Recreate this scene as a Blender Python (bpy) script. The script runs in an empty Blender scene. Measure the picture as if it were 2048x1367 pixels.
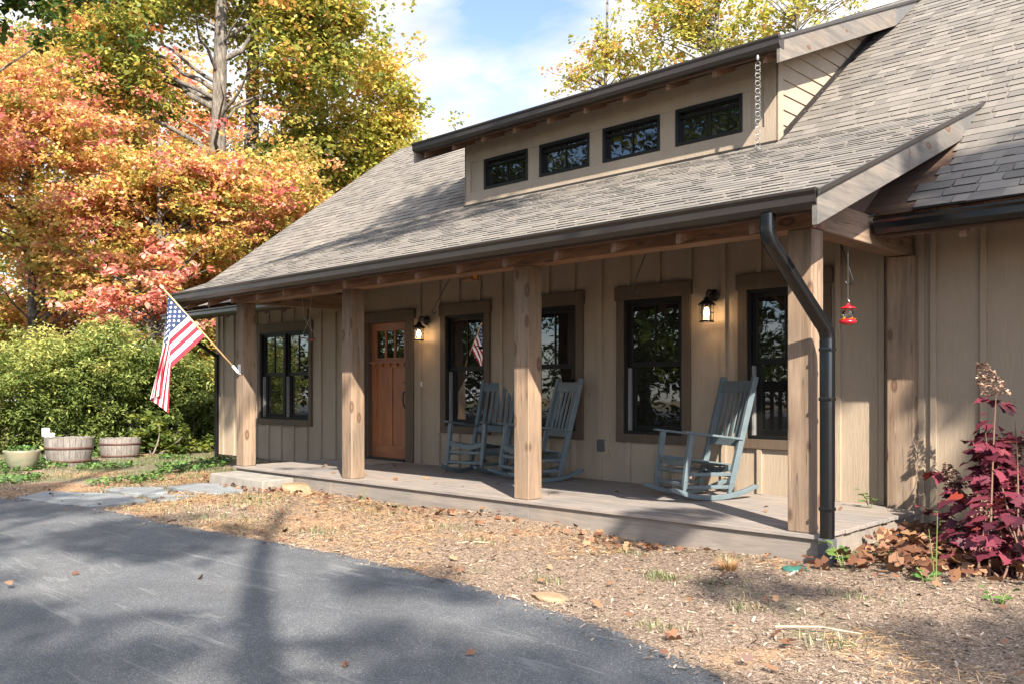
SKY_S, CLOUD, SUN_S, EXPO = .10, 6.3, 3.8, 2.2
import bpy, math, random
import numpy as np
from mathutils import Vector, Matrix
R = random.Random(7)
NR = np.random.default_rng(11)
sc = bpy.context.scene
COL = sc.collection
rad = math.radians

# ------------------------------------------------------------------ camera
CAM_H = 1.05
TH = math.atan2(1731, 1780)
cam_d = bpy.data.cameras.new('camera'); cam = bpy.data.objects.new('camera', cam_d); COL.objects.link(cam)
cam_d.sensor_width = 36.0
cam_d.lens = 1780 / 2048 * 36
cam_d.shift_y = (777.5 - 683.5) / 2048
cam_d.clip_end = 2000
cam_d.clip_start = 0.05
cam.location = (0, 0, CAM_H)
cam.rotation_euler = (rad(90), 0, TH)
sc.camera = cam
FW = np.array([-math.sin(TH), math.cos(TH), 0]); RT = np.array([math.cos(TH), math.sin(TH), 0])
def along(u, t, v=None):
    p = t * (FW + (u - 1024) / 1780 * RT)
    return float(p[0]), float(p[1]), (CAM_H + (777.5 - v) / 1780 * t if v is not None else 0.0)

# ------------------------------------------------------------------ mesh builder
class MB:
    def __init__(s): s.v = []; s.f = []; s.m = []
    def add(s, vs, fs, mi=0):
        b = len(s.v); s.v += [tuple(map(float, p)) for p in vs]
        for f in fs: s.f.append([b + i for i in f]); s.m.append(mi)
    def hexa(s, p, mi=0):   # p: 4 bottom ccw, 4 top ccw
        s.add(p, [(3,2,1,0),(4,5,6,7),(0,1,5,4),(1,2,6,5),(2,3,7,6),(3,0,4,7)], mi)
    def box(s, x0, x1, y0, y1, z0, z1, mi=0):
        if x0 > x1: x0, x1 = x1, x0
        if y0 > y1: y0, y1 = y1, y0
        if z0 > z1: z0, z1 = z1, z0
        s.hexa([(x0,y0,z0),(x1,y0,z0),(x1,y1,z0),(x0,y1,z0),(x0,y0,z1),(x1,y0,z1),(x1,y1,z1),(x0,y1,z1)], mi)
    def prism_x(s, prof, x0, x1, mi=0):  # prof ccw seen from +x as (y,z)
        n = len(prof)
        vs = [(x0,y,z) for y,z in prof] + [(x1,y,z) for y,z in prof]
        fs = [tuple(range(n-1,-1,-1)), tuple(range(n,2*n))] + [(i,(i+1)%n,n+(i+1)%n,n+i) for i in range(n)]
        s.add(vs, fs, mi)
    def prism_z(s, prof, z0, z1, mi=0):
        n = len(prof)
        vs = [(x,y,z0) for x,y in prof] + [(x,y,z1) for x,y in prof]
        fs = [tuple(range(n-1,-1,-1)), tuple(range(n,2*n))] + [(i,(i+1)%n,n+(i+1)%n,n+i) for i in range(n)]
        s.add(vs, fs, mi)
    def tube(s, pts, r, n=8, mi=0, cap=True):
        pts = [Vector(p) for p in pts]
        rs = r if isinstance(r, (list, tuple)) else [r]*len(pts)
        t0 = (pts[1]-pts[0]).normalized()
        up = Vector((0,0,1)) if abs(t0.z) < .9 else Vector((1,0,0))
        a = t0.cross(up).normalized(); vs = []
        for i, p in enumerate(pts):
            t = (pts[min(i+1,len(pts)-1)] - pts[max(i-1,0)]).normalized()
            a = (a - t*a.dot(t)).normalized(); b = t.cross(a)
            for k in range(n):
                w = 2*math.pi*k/n
                vs.append(p + (a*math.cos(w) + b*math.sin(w))*rs[i])
        fs = []
        for i in range(len(pts)-1):
            for k in range(n):
                k2 = (k+1) % n
                fs.append((i*n+k, i*n+k2, (i+1)*n+k2, (i+1)*n+k))
        if cap: fs += [tuple(range(n-1,-1,-1)), tuple(range((len(pts)-1)*n, len(pts)*n))]
        s.add(vs, fs, mi)
    def bar(s, p, q, w, h, side=(1,0,0), mi=0, w2=None, h2=None):  # rectangular bar from p to q
        p = Vector(p); q = Vector(q); t = (q-p).normalized()
        sd = Vector(side); sd = (sd - t*sd.dot(t)).normalized(); u = sd.cross(t)
        w2 = w if w2 is None else w2; h2 = h if h2 is None else h2
        c = []
        for o, ww, hh in ((p,w,h),(q,w2,h2)):
            c += [o - sd*ww/2 - u*hh/2, o + sd*ww/2 - u*hh/2, o + sd*ww/2 + u*hh/2, o - sd*ww/2 + u*hh/2]
        s.add(c, [(0,3,2,1),(4,5,6,7),(0,1,5,4),(1,2,6,5),(2,3,7,6),(3,0,4,7)][::1], mi)
    def lathe(s, prof, c=(0,0,0), n=24, mi=0):
        vs = []; m = len(prof)
        for k in range(n):
            w = 2*math.pi*k/n
            for r, z in prof: vs.append((c[0]+r*math.cos(w), c[1]+r*math.sin(w), c[2]+z))
        fs = []
        for k in range(n):
            k2 = (k+1) % n
            for i in range(m-1): fs.append((k*m+i, k2*m+i, k2*m+i+1, k*m+i+1))
        s.add(vs, fs, mi)
    def build(s, name, mat, parent=None, smooth=False, bevel=0, local=False):
        me = bpy.data.meshes.new(name); me.from_pydata(s.v, [], s.f); me.update()
        for m in (mat if isinstance(mat, (list, tuple)) else [mat]): me.materials.append(m)
        if any(s.m): me.polygons.foreach_set('material_index', s.m)
        if smooth: me.polygons.foreach_set('use_smooth', [True]*len(s.f))
        return link(name, me, parent, bevel, local)
def link(name, me, parent=None, bevel=0, local=False):
    o = bpy.data.objects.new(name, me); COL.objects.link(o)
    if parent is not None:
        o.parent = parent
        if not local: o.matrix_parent_inverse = world_of(parent).inverted()
    if bevel:
        b = o.modifiers.new('bevel', 'BEVEL'); b.width = bevel; b.segments = 2; b.limit_method = 'ANGLE'; b.angle_limit = rad(40)
    return o
def world_of(o):
    m = Matrix.Translation(o.location) @ o.rotation_euler.to_matrix().to_4x4()
    if o.parent is not None: m = world_of(o.parent) @ o.matrix_parent_inverse @ m
    return m
def tag(o, label=None, cat=None, group=None, kind=None):
    if label: o['label'] = label
    if cat: o['category'] = cat
    if group: o['group'] = group
    if kind: o['kind'] = kind
    return o
def thing(name, label, cat, loc=(0,0,0), rz=0, group=None):
    o = bpy.data.objects.new(name, None); COL.objects.link(o); o.empty_display_size = .1
    o.location = loc; o.rotation_euler = (0,0,rz)
    return tag(o, label, cat, group)
def dup(root, loc, rz, label):
    def cp(o, par):
        c = o.copy(); COL.objects.link(c)
        if par is not None: c.parent = par
        for ch in list(o.children): cp(ch, c)
        return c
    r = cp(root, None); r.location = loc; r.rotation_euler = (0,0,rz); r['label'] = label
    return r

# ------------------------------------------------------------------ materials
class NT:
    def __init__(s, name):
        s.mat = bpy.data.materials.new(name); s.mat.use_nodes = True
        s.t = s.mat.node_tree; s.n = s.t.nodes; s.l = s.t.links
        s.bsdf = s.n['Principled BSDF']; s.out = s.n['Material Output']
    def new(s, typ, **kw):
        nd = s.n.new(typ)
        for k, v in kw.items():
            if hasattr(nd, k): setattr(nd, k, v)
            else: nd.inputs[k.replace('_', ' ')].default_value = v
        return nd
    def L(s, a, b): s.l.new(a, b)
    def coord(s, scale=(1,1,1), rot=(0,0,0)):
        tc = s.n.new('ShaderNodeTexCoord'); mp = s.n.new('ShaderNodeMapping')
        mp.inputs['Scale'].default_value = scale; mp.inputs['Rotation'].default_value = rot
        s.L(tc.outputs['Object'], mp.inputs['Vector']); return mp.outputs['Vector']
    def noise(s, vec, scale, detail=4, rough=.55, dist=0):
        nd = s.new('ShaderNodeTexNoise', Scale=scale, Detail=detail, Roughness=rough, Distortion=dist)
        s.L(vec, nd.inputs['Vector']); return nd.outputs['Fac']
    def voro(s, vec, scale, feature='F1', out='Distance', rnd=1):
        nd = s.n.new('ShaderNodeTexVoronoi'); nd.feature = feature; nd.inputs['Scale'].default_value = scale
        nd.inputs['Randomness'].default_value = rnd
        s.L(vec, nd.inputs['Vector']); return nd.outputs[out]
    def ramp(s, fac, stops, interp='LINEAR'):
        nd = s.n.new('ShaderNodeValToRGB'); cr = nd.color_ramp; cr.interpolation = interp
        while len(cr.elements) < len(stops): cr.elements.new(.5)
        for e, (p, c) in zip(cr.elements, stops):
            e.position = p
            if isinstance(c, (int, float)): c = (c, c, c)
            e.color = (c[0], c[1], c[2], 1)
        s.L(fac, nd.inputs['Fac']); return nd.outputs['Color']
    def mix(s, a, b, fac, mode='MIX'):
        nd = s.n.new('ShaderNodeMix'); nd.data_type = 'RGBA'; nd.blend_type = mode
        for val, key in ((fac, 0), (a, 6), (b, 7)):
            if hasattr(val, 'is_linked'): s.L(val, nd.inputs[key])
            elif key == 0: nd.inputs[0].default_value = val
            else: nd.inputs[key].default_value = (val[0], val[1], val[2], 1)
        return nd.outputs[2]
    def math(s, op, a, b=0.0):
        nd = s.n.new('ShaderNodeMath'); nd.operation = op
        for i, val in enumerate((a, b)):
            if hasattr(val, 'is_linked'): s.L(val, nd.inputs[i])
            else: nd.inputs[i].default_value = val
        return nd.outputs[0]
    def bump(s, h, strength=.3, dist=.01):
        nd = s.new('ShaderNodeBump'); nd.inputs['Strength'].default_value = strength; nd.inputs['Distance'].default_value = dist
        s.L(h, nd.inputs['Height']); s.L(nd.outputs['Normal'], s.bsdf.inputs['Normal'])
    def base(s, c):
        if hasattr(c, 'is_linked'): s.L(c, s.bsdf.inputs['Base Color'])
        else: s.bsdf.inputs['Base Color'].default_value = (c[0], c[1], c[2], 1)
    def set(s, **kw):
        for k, v in kw.items(): s.bsdf.inputs[k.replace('_', ' ')].default_value = v
        return s.mat

def mat_plain(name, c, rough=.6, metal=0, var=.12, scale=9, bump=0):
    t = NT(name); v = t.coord()
    n = t.noise(v, scale, 5, .6)
    c2 = tuple(x*(1-var) for x in c); c1 = tuple(min(1, x*(1+var)) for x in c)
    t.base(t.ramp(n, [(.3, c2), (.7, c1)]))
    if bump: t.bump(t.noise(v, scale*12, 4), bump, .004)
    return t.set(Roughness=rough, Metallic=metal)

def mat_wood(name, cols, axis='z', knots=True, rough=.75, grain=1.0, check=True, bumpk=.35):
    """long grain along axis; knots and drying cracks"""
    t = NT(name)
    sa = {'x': (.06,1,1), 'y': (1,.06,1), 'z': (1,1,.06)}[axis]
    oi = t.n.new('ShaderNodeObjectInfo')
    tc = t.n.new('ShaderNodeTexCoord'); mp = t.n.new('ShaderNodeMapping'); mp.inputs['Scale'].default_value = sa
    ad = t.n.new('ShaderNodeVectorMath'); ad.operation = 'ADD'
    cm = t.n.new('ShaderNodeCombineXYZ')
    rr = t.math('MULTIPLY', oi.outputs['Random'], 37.0)
    for i in range(3): t.L(rr, cm.inputs[i])
    t.L(tc.outputs['Object'], ad.inputs[0]); t.L(cm.outputs[0], ad.inputs[1])
    t.L(ad.outputs[0], mp.inputs['Vector']); vec = mp.outputs['Vector']
    g1 = t.noise(vec, 14*grain, 6, .65, .6)
    g2 = t.noise(vec, 90*grain, 3, .6)
    big = t.noise(ad.outputs[0], 1.6, 3)
    col = t.ramp(g1, [(.25, cols[0]), (.5, cols[1]), (.75, cols[2])])
    col = t.mix(col, t.ramp(g2, [(.35, .55), (.6, 1.0)]), .45, 'MULTIPLY')
    col = t.mix(col, t.ramp(big, [(.35, (.78,.8,.84)), (.65, (1.12,1.04,.98))]), .8, 'MULTIPLY')
    if knots:
        mk = t.n.new('ShaderNodeMapping')
        mk.inputs['Scale'].default_value = {'x': (.45,1,1), 'y': (1,.45,1), 'z': (1,1,.45)}[axis]
        t.L(ad.outputs[0], mk.inputs['Vector'])
        k = t.voro(mk.outputs['Vector'], 5.5)
        kr = t.ramp(k, [(.0, 1.0), (.15, 1.0), (.25, .0)])
        ring = t.ramp(k, [(.04, (.17,.085,.05)), (.10, (.09,.042,.025)), (.15, (.06,.032,.02)), (.24, (.24,.15,.085))])
        col = t.mix(col, ring, t.math('MULTIPLY', kr, .85))
    if check:
        mc = t.n.new('ShaderNodeMapping')
        mc.inputs['Scale'].default_value = {'x': (.02,1,1), 'y': (1,.02,1), 'z': (1,1,.02)}[axis]
        t.L(ad.outputs[0], mc.inputs['Vector'])
        cr = t.noise(mc.outputs['Vector'], 16, 2, .5)
        cm2 = t.ramp(cr, [(.492, 1.0), (.499, .25), (.501, .25), (.508, 1.0)])
        col = t.mix(col, cm2, .85, 'MULTIPLY')
    t.base(col); t.bump(t.math('ADD', g1, t.math('MULTIPLY', g2, .6)), bumpk, .006)
    return t.set(Roughness=rough)

def mat_siding(name, c):
    t = NT(name); v = t.coord((1,1,.07)); w = t.coord()
    g = t.noise(v, 55, 5, .6, 1.2); b = t.noise(w, 1.1, 4, .6); f = t.noise(w, 160, 2)
    st = t.noise(t.coord((1,1,.12)), 3.5, 4, .6)
    col = t.ramp(b, [(.3, tuple(x*.88 for x in c)), (.7, tuple(x*1.08 for x in c))])
    col = t.mix(col, t.ramp(g, [(.3, .86), (.65, 1.05)]), .6, 'MULTIPLY')
    col = t.mix(col, t.ramp(st, [(.35, (.86,.85,.83)), (.6, (1,1,1))]), .5, 'MULTIPLY')
    t.base(col); t.bump(t.math('ADD', g, t.math('MULTIPLY', f, .3)), .7, .006)
    return t.set(Roughness=.72)

def mat_shingle(name):
    t = NT(name); gi = t.n.new('ShaderNodeNewGeometry'); v = t.coord()
    ri = gi.outputs['Random Per Island']
    col = t.ramp(ri, [(0, (.092,.080,.067)), (.25, (.114,.099,.083)), (.6, (.130,.113,.094)), (.9, (.147,.128,.107)), (1, (.165,.143,.119))])
    sp = t.noise(v, 260, 2, .7)
    col = t.mix(col, t.ramp(sp, [(.35, .62), (.5, 1.0), (.68, 1.35)]), .6, 'MULTIPLY')
    bg = t.noise(v, .7, 4, .6)
    col = t.mix(col, t.ramp(bg, [(.35, (.85,.86,.88)), (.65, (1.06,1.03,1.0))]), .8, 'MULTIPLY')
    t.base(col); t.bump(sp, .6, .004)
    return t.set(Roughness=.92)

def mat_leaf(name, stops, trans=.3, rough=.5, gl=.06):
    t = NT(name)
    at = t.n.new('ShaderNodeAttribute'); at.attribute_name = 'hue'
    col = t.ramp(at.outputs['Fac'], stops)
    d = t.n.new('ShaderNodeBsdfDiffuse'); tr = t.n.new('ShaderNodeBsdfTranslucent'); g = t.n.new('ShaderNodeBsdfGlossy')
    g.inputs['Roughness'].default_value = rough; g.inputs['Color'].default_value = (.6,.6,.6,1)
    m1 = t.n.new('ShaderNodeMixShader'); m2 = t.n.new('ShaderNodeMixShader')
    m1.inputs[0].default_value = trans; m2.inputs[0].default_value = gl
    t.L(col, d.inputs['Color']); t.L(col, tr.inputs['Color'])
    t.L(d.outputs[0], m1.inputs[1]); t.L(tr.outputs[0], m1.inputs[2])
    t.L(m1.outputs[0], m2.inputs[1]); t.L(g.outputs[0], m2.inputs[2])
    t.L(m2.outputs[0], t.out.inputs['Surface'])
    return t.mat

TAN = (.295,.229,.164); TRIM = (.088,.060,.038)
m_siding = mat_siding('siding_paint', TAN)
m_dormer = mat_siding('dormer_paint', (.29,.228,.165))
m_trim = mat_wood('brown_trim', [tuple(x*.8 for x in TRIM), TRIM, tuple(x*1.25 for x in TRIM)], 'z', knots=False, check=False, grain=2)
CED = [(.125,.083,.053), (.215,.150,.099), (.30,.222,.155)]
m_post = mat_wood('cedar_post', CED, 'z')
m_beam = mat_wood('cedar_beam', [(.16,.085,.045), (.25,.14,.078), (.33,.205,.125)], 'x')
m_beamy = mat_wood('cedar_side_beam', [(.13,.08,.048), (.21,.14,.09), (.28,.20,.138)], 'y')
m_rafter = mat_wood('cedar_rafter', [(.12,.062,.036), (.185,.10,.060), (.25,.15,.095)], 'y', check=False)
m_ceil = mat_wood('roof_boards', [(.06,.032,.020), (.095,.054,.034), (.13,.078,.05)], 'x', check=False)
m_rake = mat_wood('weathered_rake', [(.080,.070,.060), (.130,.115,.098), (.20,.165,.13)], 'y', check=False)
m_deck = mat_wood('deck_boards', [(.17,.15,.135), (.235,.205,.18), (.29,.255,.225)], 'x', knots=False, check=False, rough=.6)
m_skirt = mat_wood('deck_skirt', [(.165,.143,.122), (.21,.183,.157), (.255,.222,.19)], 'x', knots=False, check=False, rough=.6, bumpk=.15)
m_shingle = mat_shingle('asphalt_shingles')
m_gutter = mat_plain('bronze_gutter', (.024,.019,.016), .36, 0, .1, 3)
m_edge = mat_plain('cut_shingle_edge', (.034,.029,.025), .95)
m_black = mat_plain('black_metal', (.012,.012,.013), .35, 0, .1)
m_spout = mat_plain('black_downspout', (.006,.006,.0065), .24, 0, .15, 5)
m_boot = mat_plain('grey_rubber', (.06,.062,.065), .6, 0, .1)
m_wframe = mat_plain('black_window_frame', (.006,.0055,.005), .5, 0, .1); m_wframe.node_tree.nodes['Principled BSDF'].inputs['Specular IOR Level'].default_value = .25
m_alu = mat_plain('aluminium_track', (.20,.19,.18), .4)
m_conc = mat_plain('concrete', (.20,.182,.155), .9, 0, .22, 6, .4)
m_found = mat_plain('foundation', (.33,.26,.21), .9, 0, .12, 6, .3)
m_white = mat_plain('white_plastic', (.75,.74,.71), .4, 0, .05)
m_flash = mat_plain('metal_flashing', (.13,.125,.12), .5, .3, .1)
m_chrome = mat_plain('chain_metal', (.24,.235,.225), .4, .8, .1)
m_silver = mat_plain('galvanised_steel', (.55,.56,.57), .4, .7, .1)

def mat_pane():
    t = NT('window_pane'); v = t.coord((1,1,1))
    wv = t.n.new('ShaderNodeTexWave'); wv.bands_direction = 'Z'; wv.inputs['Scale'].default_value = 12; wv.inputs['Distortion'].default_value = .15
    t.L(v, wv.inputs['Vector'])
    t.base(t.ramp(wv.outputs['Fac'], [(.2, (.006,.006,.006)), (.8, (.016,.014,.012))]))
    lp = t.noise(v, 2.2, 2)
    nd = t.new('ShaderNodeBump'); nd.inputs['Strength'].default_value = .05; nd.inputs['Distance'].default_value = .03
    t.L(lp, nd.inputs['Height']); t.L(nd.outputs['Normal'], t.bsdf.inputs['Normal'])
    return t.set(Roughness=.012, IOR=1.8)
m_pane = mat_pane()
def mat_clear():
    t = NT('clear_glass'); t.n.remove(t.bsdf)
    g = t.n.new('ShaderNodeBsdfGlossy'); g.inputs['Roughness'].default_value = .03
    tr = t.n.new('ShaderNodeBsdfTransparent'); fr = t.n.new('ShaderNodeFresnel'); fr.inputs['IOR'].default_value = 1.5
    mx = t.n.new('ShaderNodeMixShader'); t.L(fr.outputs[0], mx.inputs[0]); t.L(tr.outputs[0], mx.inputs[1]); t.L(g.outputs[0], mx.inputs[2])
    t.L(mx.outputs[0], t.out.inputs['Surface']); return t.mat
m_clear = mat_clear()
def mat_emit(name, c, s):
    t = NT(name); t.bsdf.inputs['Emission Color'].default_value = (*c, 1); t.bsdf.inputs['Emission Strength'].default_value = s
    t.base(c); return t.mat
m_bulb = mat_emit('lit_bulb', (1.0,.72,.40), 9.0)
# ------------------------------------------------------------------ the house
GZ = -0.20
YW = 8.14                     # front wall face
XL, XR = -15.64, 3.2          # ends of the house
PXL, PXR = -11.72, -2.56      # porch roof ends
YT, ZT, MS = 8.843, 3.67, .74 # break line between porch roof and steep roof, steep pitch
MP = .397                     # porch roof pitch
def zs(y): return ZT + MS*(y-YT)
def zp(y): return ZT + MP*(y-YT)
YD = 8.93; DXL, DXR = -9.61, -4.665
def zd(y): return 4.675 + .415*(y-8.494)
YRIDGE = 12.55
house = thing('house', 'tan board and batten house with covered timber porch and long shed dormer', 'house', (-7, YW, GZ))

def cells(mb, x0, x1, z0, z1, holes, y, depth):
    xs = sorted({x0, x1, *[h[0] for h in holes], *[h[1] for h in holes]}); zz = sorted({z0, z1, *[h[2] for h in holes], *[h[3] for h in holes]})
    for i in range(len(xs)-1):
        for j in range(len(zz)-1):
            cx, cz = (xs[i]+xs[i+1])/2, (zz[j]+zz[j+1])/2
            if any(h[0] < cx < h[1] and h[2] < cz < h[3] for h in holes): continue
            mb.add([(xs[i],y,zz[j]),(xs[i+1],y,zz[j]),(xs[i+1],y,zz[j+1]),(xs[i],y,zz[j+1])], [(0,1,2,3)])
    for a, b, c, d in holes:
        mb.add([(a,y,c),(b,y,c),(b,y,d),(a,y,d),(a,y+depth,c),(b,y+depth,c),(b,y+depth,d),(a,y+depth,d)],
               [(0,3,7,4),(1,5,6,2),(0,4,5,1),(3,2,6,7)])

WZ0, WZ1 = .55, 2.05
wins = [(-9.168,-8.398), (-7.60,-6.83), (-6.128,-5.348), (-4.576,-3.80)]
TW = (-14.06,-12.53,.54,2.02)
DOOR = (-10.985,-10.03,0.0,2.04)
holes = [(a,b,WZ0,WZ1) for a,b in wins] + [TW, DOOR]
w = MB()
cells(w, XL, XR, -.16, 2.93, holes, YW, .16)
# gable ends and back
def gable(x, s):
    pr = [(YW,-.16),(YW,2.93),(YRIDGE,zs(YRIDGE)-.2),(17.0,2.93),(17.0,-.16)]
    w.add([(x,y,z) for y,z in pr], [tuple(range(5)) if s < 0 else tuple(range(4,-1,-1))])
gable(XL,-1); gable(XR,1)
w.add([(XL,17,-.16),(XR,17,-.16),(XR,17,2.93),(XL,17,2.93)], [(3,2,1,0)])
# battens
def batten(x, z0, z1, wd=.048, th=.030, y=YW):
    w.box(x-wd/2, x+wd/2, y-th, y-.001, z0, z1)
bx = [-4.44+.406*k for k in range(-13, 4)]
bl = [-13.80+.4015*k for k in range(-4, 6)]
br = [-2.775, -2.372, -1.968, -1.565, -1.16, -.755, -.35, .05, .45, .85, 1.25]
trimspans = [(a-.135,b+.135,WZ0-.10,WZ1+.16) for a,b in wins] + [(TW[0]-.11,TW[1]+.15,TW[2]-.10,TW[3]+.17), (DOOR[0]-.14,DOOR[1]+.20,-1,DOOR[3]+.15)]
for x, zb in [(x, .003) for x in bx if -11.1 < x < -3.1] + [(x, -.16) for x in bl if x < -11.6] + [(x, -.16) for x in br]:
    segs = [(zb, 2.93)]
    for a,b,c,d in trimspans:
        if a-.02 < x < b+.02:
            segs = [q for s0,s1 in segs for q in ((s0,min(s1,c)),(max(s0,d),s1)) if q[1]-q[0] > .05]
    for s0, s1 in segs: batten(x, s0, s1)
batten(-2.885, -.16, 2.93, .07, .03); batten(-15.60, -.16, 2.93, .08, .03)
for x in (-13.42,-13.0):
    pass
w.build('wall', m_siding, house)
f = MB(); f.box(XL+.03, XR-.03, YW+.035, 16.9, -.6, -.161); f.build('foundation', m_found, house)

# windows -----------------------------------------------------------
def sash(parent, a, b, z0, z1, y, muntin):
    s = MB(); t = .05
    s.box(a,a+t,y,y+.03,z0,z1); s.box(b-t,b,y,y+.03,z0,z1)
    s.box(a+t,b-t,y,y+.03,z0,z0+t*1.15); s.box(a+t,b-t,y,y+.03,z1-t*.8,z1)
    if muntin: s.box((a+b)/2-.009,(a+b)/2+.009,y+.004,y+.014,z0+t*1.15,z1-t*.8)
    so = s.build('sash', m_wframe, parent, bevel=.003)
    p = MB(); p.add([(a+t*.5,y+.0175,z0+t*.5),(b-t*.5,y+.0175,z0+t*.5),(b-t*.5,y+.0175,z1-t*.4),(a+t*.5,y+.0175,z1-t*.4)], [(0,1,2,3)])
    p.build('pane', m_pane, parent)
def window(a, b, z0, z1, twin=False, tr=.10, hdr=.155):
    c = MB(); y = YW
    ta, tb = a-tr, b+tr
    c.box(ta,a,y-.036,y+.002,z0-.0,z1); c.box(b,tb,y-.036,y+.002,z0,z1)
    c.box(ta-.018,tb+.018,y-.046,y+.002,z1,z1+hdr); c.box(ta,tb,y-.038,y+.002,z0-.095,z0)
    wo = c.build('window', m_trim, house, bevel=.003)
    fr = MB(); t = .035
    bays = [(a,b)] if not twin else [(a,(a+b)/2),((a+b)/2,b)]
    for p, q in bays:
        fr.box(p,p+t,y-.012,y+.1,z0,z1); fr.box(q-t,q,y-.012,y+.1,z0,z1)
        fr.box(p+t,q-t,y-.012,y+.1,z1-t,z1); fr.box(p+t,q-t,y-.018,y+.1,z0,z0+t)
    fr.build('frame', m_wframe, wo, bevel=.002)
    zm = z0 + (z1-z0)*.512
    for p, q in bays:
        tk = MB(); tk.box(p+t+.002,p+t+.024,y+.012,y+.06,z0+t+.002,zm-.03)
        tk.build('jamb_track', m_alu, wo)
        sash(wo, p+t, q-t, zm-.02, z1-t, y+.028, True)
        sash(wo, p+t+.026, q-t, z0+t, zm+.02, y+.062, False)
for a, b in wins: window(a, b, WZ0, WZ1)
window(*TW, twin=True, tr=.082, hdr=.15)
# door ----------------------------------------------------------------
def mat_doorwood(name, axis):
    return mat_wood(name, [(.19,.062,.022), (.29,.102,.037), (.36,.14,.055)], axis, knots=False, check=False, rough=.45, bumpk=.12)
m_door = mat_doorwood('fir_door', 'z'); m_doorx = mat_doorwood('fir_door_rail', 'x')
a, b, z0, z1 = DOOR
dm = MB(); yd = YW+.06
sl, sr, sb, st = a+.04, b-.03, .035, 2.03
gz0, gz1 = 1.515, 1.915
stile = .115
dm.box(sl, sl+stile, yd, yd+.045, sb, st); dm.box(sr-stile, sr, yd, yd+.045, sb, st)
dm.box(sl+stile, sr-stile, yd, yd+.045, gz1, st, 1); dm.box(sl+stile, sr-stile, yd, yd+.045, 1.36, gz0, 1)
dm.box(sl+stile, sr-stile, yd, yd+.045, sb, .215, 1)
mid = (sl+sr)/2
dm.box(mid-.05, mid+.05, yd, yd+.045, .215, 1.36)
dm.box(sl+stile, mid-.05, yd+.018, yd+.04, .215, 1.36); dm.box(mid+.05, sr-stile, yd+.018, yd+.04, .215, 1.36)
gw = (sr-sl-2*stile)
for k in (1, 2):
    x = sl+stile+gw*k/3; dm.box(x-.016, x+.016, yd+.002, yd+.043, gz0, gz1)
door = dm.build('door', [m_door, m_doorx], house, bevel=.004)
g = MB(); g.add([(sl+stile-.01,yd+.022,gz0-.01),(sr-stile+.01,yd+.022,gz0-.01),(sr-stile+.01,yd+.022,gz1+.01),(sl+stile-.01,yd+.022,gz1+.01)], [(0,1,2,3)]); g.build('pane', m_pane, door)
sh = MB(); sh.box(sl+.005, sr-.005, yd-.05, yd-.001, 1.435, 1.465)
for k in range(5):
    x = sl+.1+(sr-sl-.2)*k/4; sh.box(x-.03, x+.03, yd-.036, yd-.001, 1.385, 1.434)
sh.build('dentil_shelf', m_doorx, door, bevel=.003)
h = MB(); h.tube([(sr-.06,yd-.004,1.02),(sr-.06,yd-.05,1.0),(sr-.06,yd-.062,.93),(sr-.06,yd-.055,.84),(sr-.06,yd-.02,.77),(sr-.06,yd-.002,.76)], [.009,.012,.013,.012,.010,.012], 8)
h.lathe([(0,-.0),(.028,0),(.03,.012),(0,.02)], (sr-.06,yd-.02,1.14), 14)
h.build('handle', m_black, door, smooth=True)
fr = MB(); fr.box(a,a+.038,YW-.01,YW+.13,.0,z1); fr.box(b-.028,b,YW-.01,YW+.13,0,z1); fr.box(a+.038,b-.028,YW-.01,YW+.13,z1-.008,z1+.01)
fr.box(a-.1,a,YW-.028,YW+.002,.003,z1); fr.box(b,b+.165,YW-.028,YW+.002,.003,z1); fr.box(a-.12,b+.2,YW-.038,YW+.002,z1+.0102,z1+.15)
fr.build('door_frame', m_trim, door, bevel=.003)
th = MB(); th.box(a+.038,b-.028,YW-.03,YW+.12,.002,.034); th.build('threshold', m_black, door)
d = MB(); d.box(-9.715,-9.685,YW-.022,YW-.001,1.09,1.16); d.build('doorbell', m_white, house, bevel=.004)
# outlet with cover
d = MB(); d.box(-6.50,-6.40,YW-.05,YW-.0225,.33,.47); d.build('outlet_cover', m_boot, house, bevel=.008)
d = MB(); d.box(-6.53,-6.34,YW-.022,YW-.001,.27,.52); d.build('outlet_board', m_siding, house)

# porch deck ----------------------------------------------------------
DX0, DX1, DY0 = -11.30, -2.855, 6.112
dk = MB(); y = DY0; k = 0
while y < YW-.02:
    y2 = min(y+.137, YW-.003)
    x = DX0
    seams = sorted(R.uniform(DX0+.8, DX1-.8) for _ in range(2)) + [DX1 + R.uniform(-.006,.006)]
    for sx in seams:
        dk.box(x, sx-.003, y, y2-.005, -.032, R.uniform(-.0015,.0005)); x = sx
    y += .1405
dk.build('porch_deck', m_deck, house, bevel=.004)
sk = MB()
sk.box(DX0+.03,-9.0,DY0+.025,DY0+.06,-.36,-.034); sk.box(-8.997,-5.752,DY0+.025,DY0+.06,-.36,-.034); sk.box(-5.748,DX1-.032,DY0+.025,DY0+.06,-.36,-.034)
sk.box(DX1-.06,DX1-.03,DY0+.0602,YW-.003,-.36,-.034); sk.box(DX0+.03,DX0+.06,DY0+.0602,YW-.003,-.36,-.034)
sk.build('porch_skirt', m_skirt, house, bevel=.003)
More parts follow.
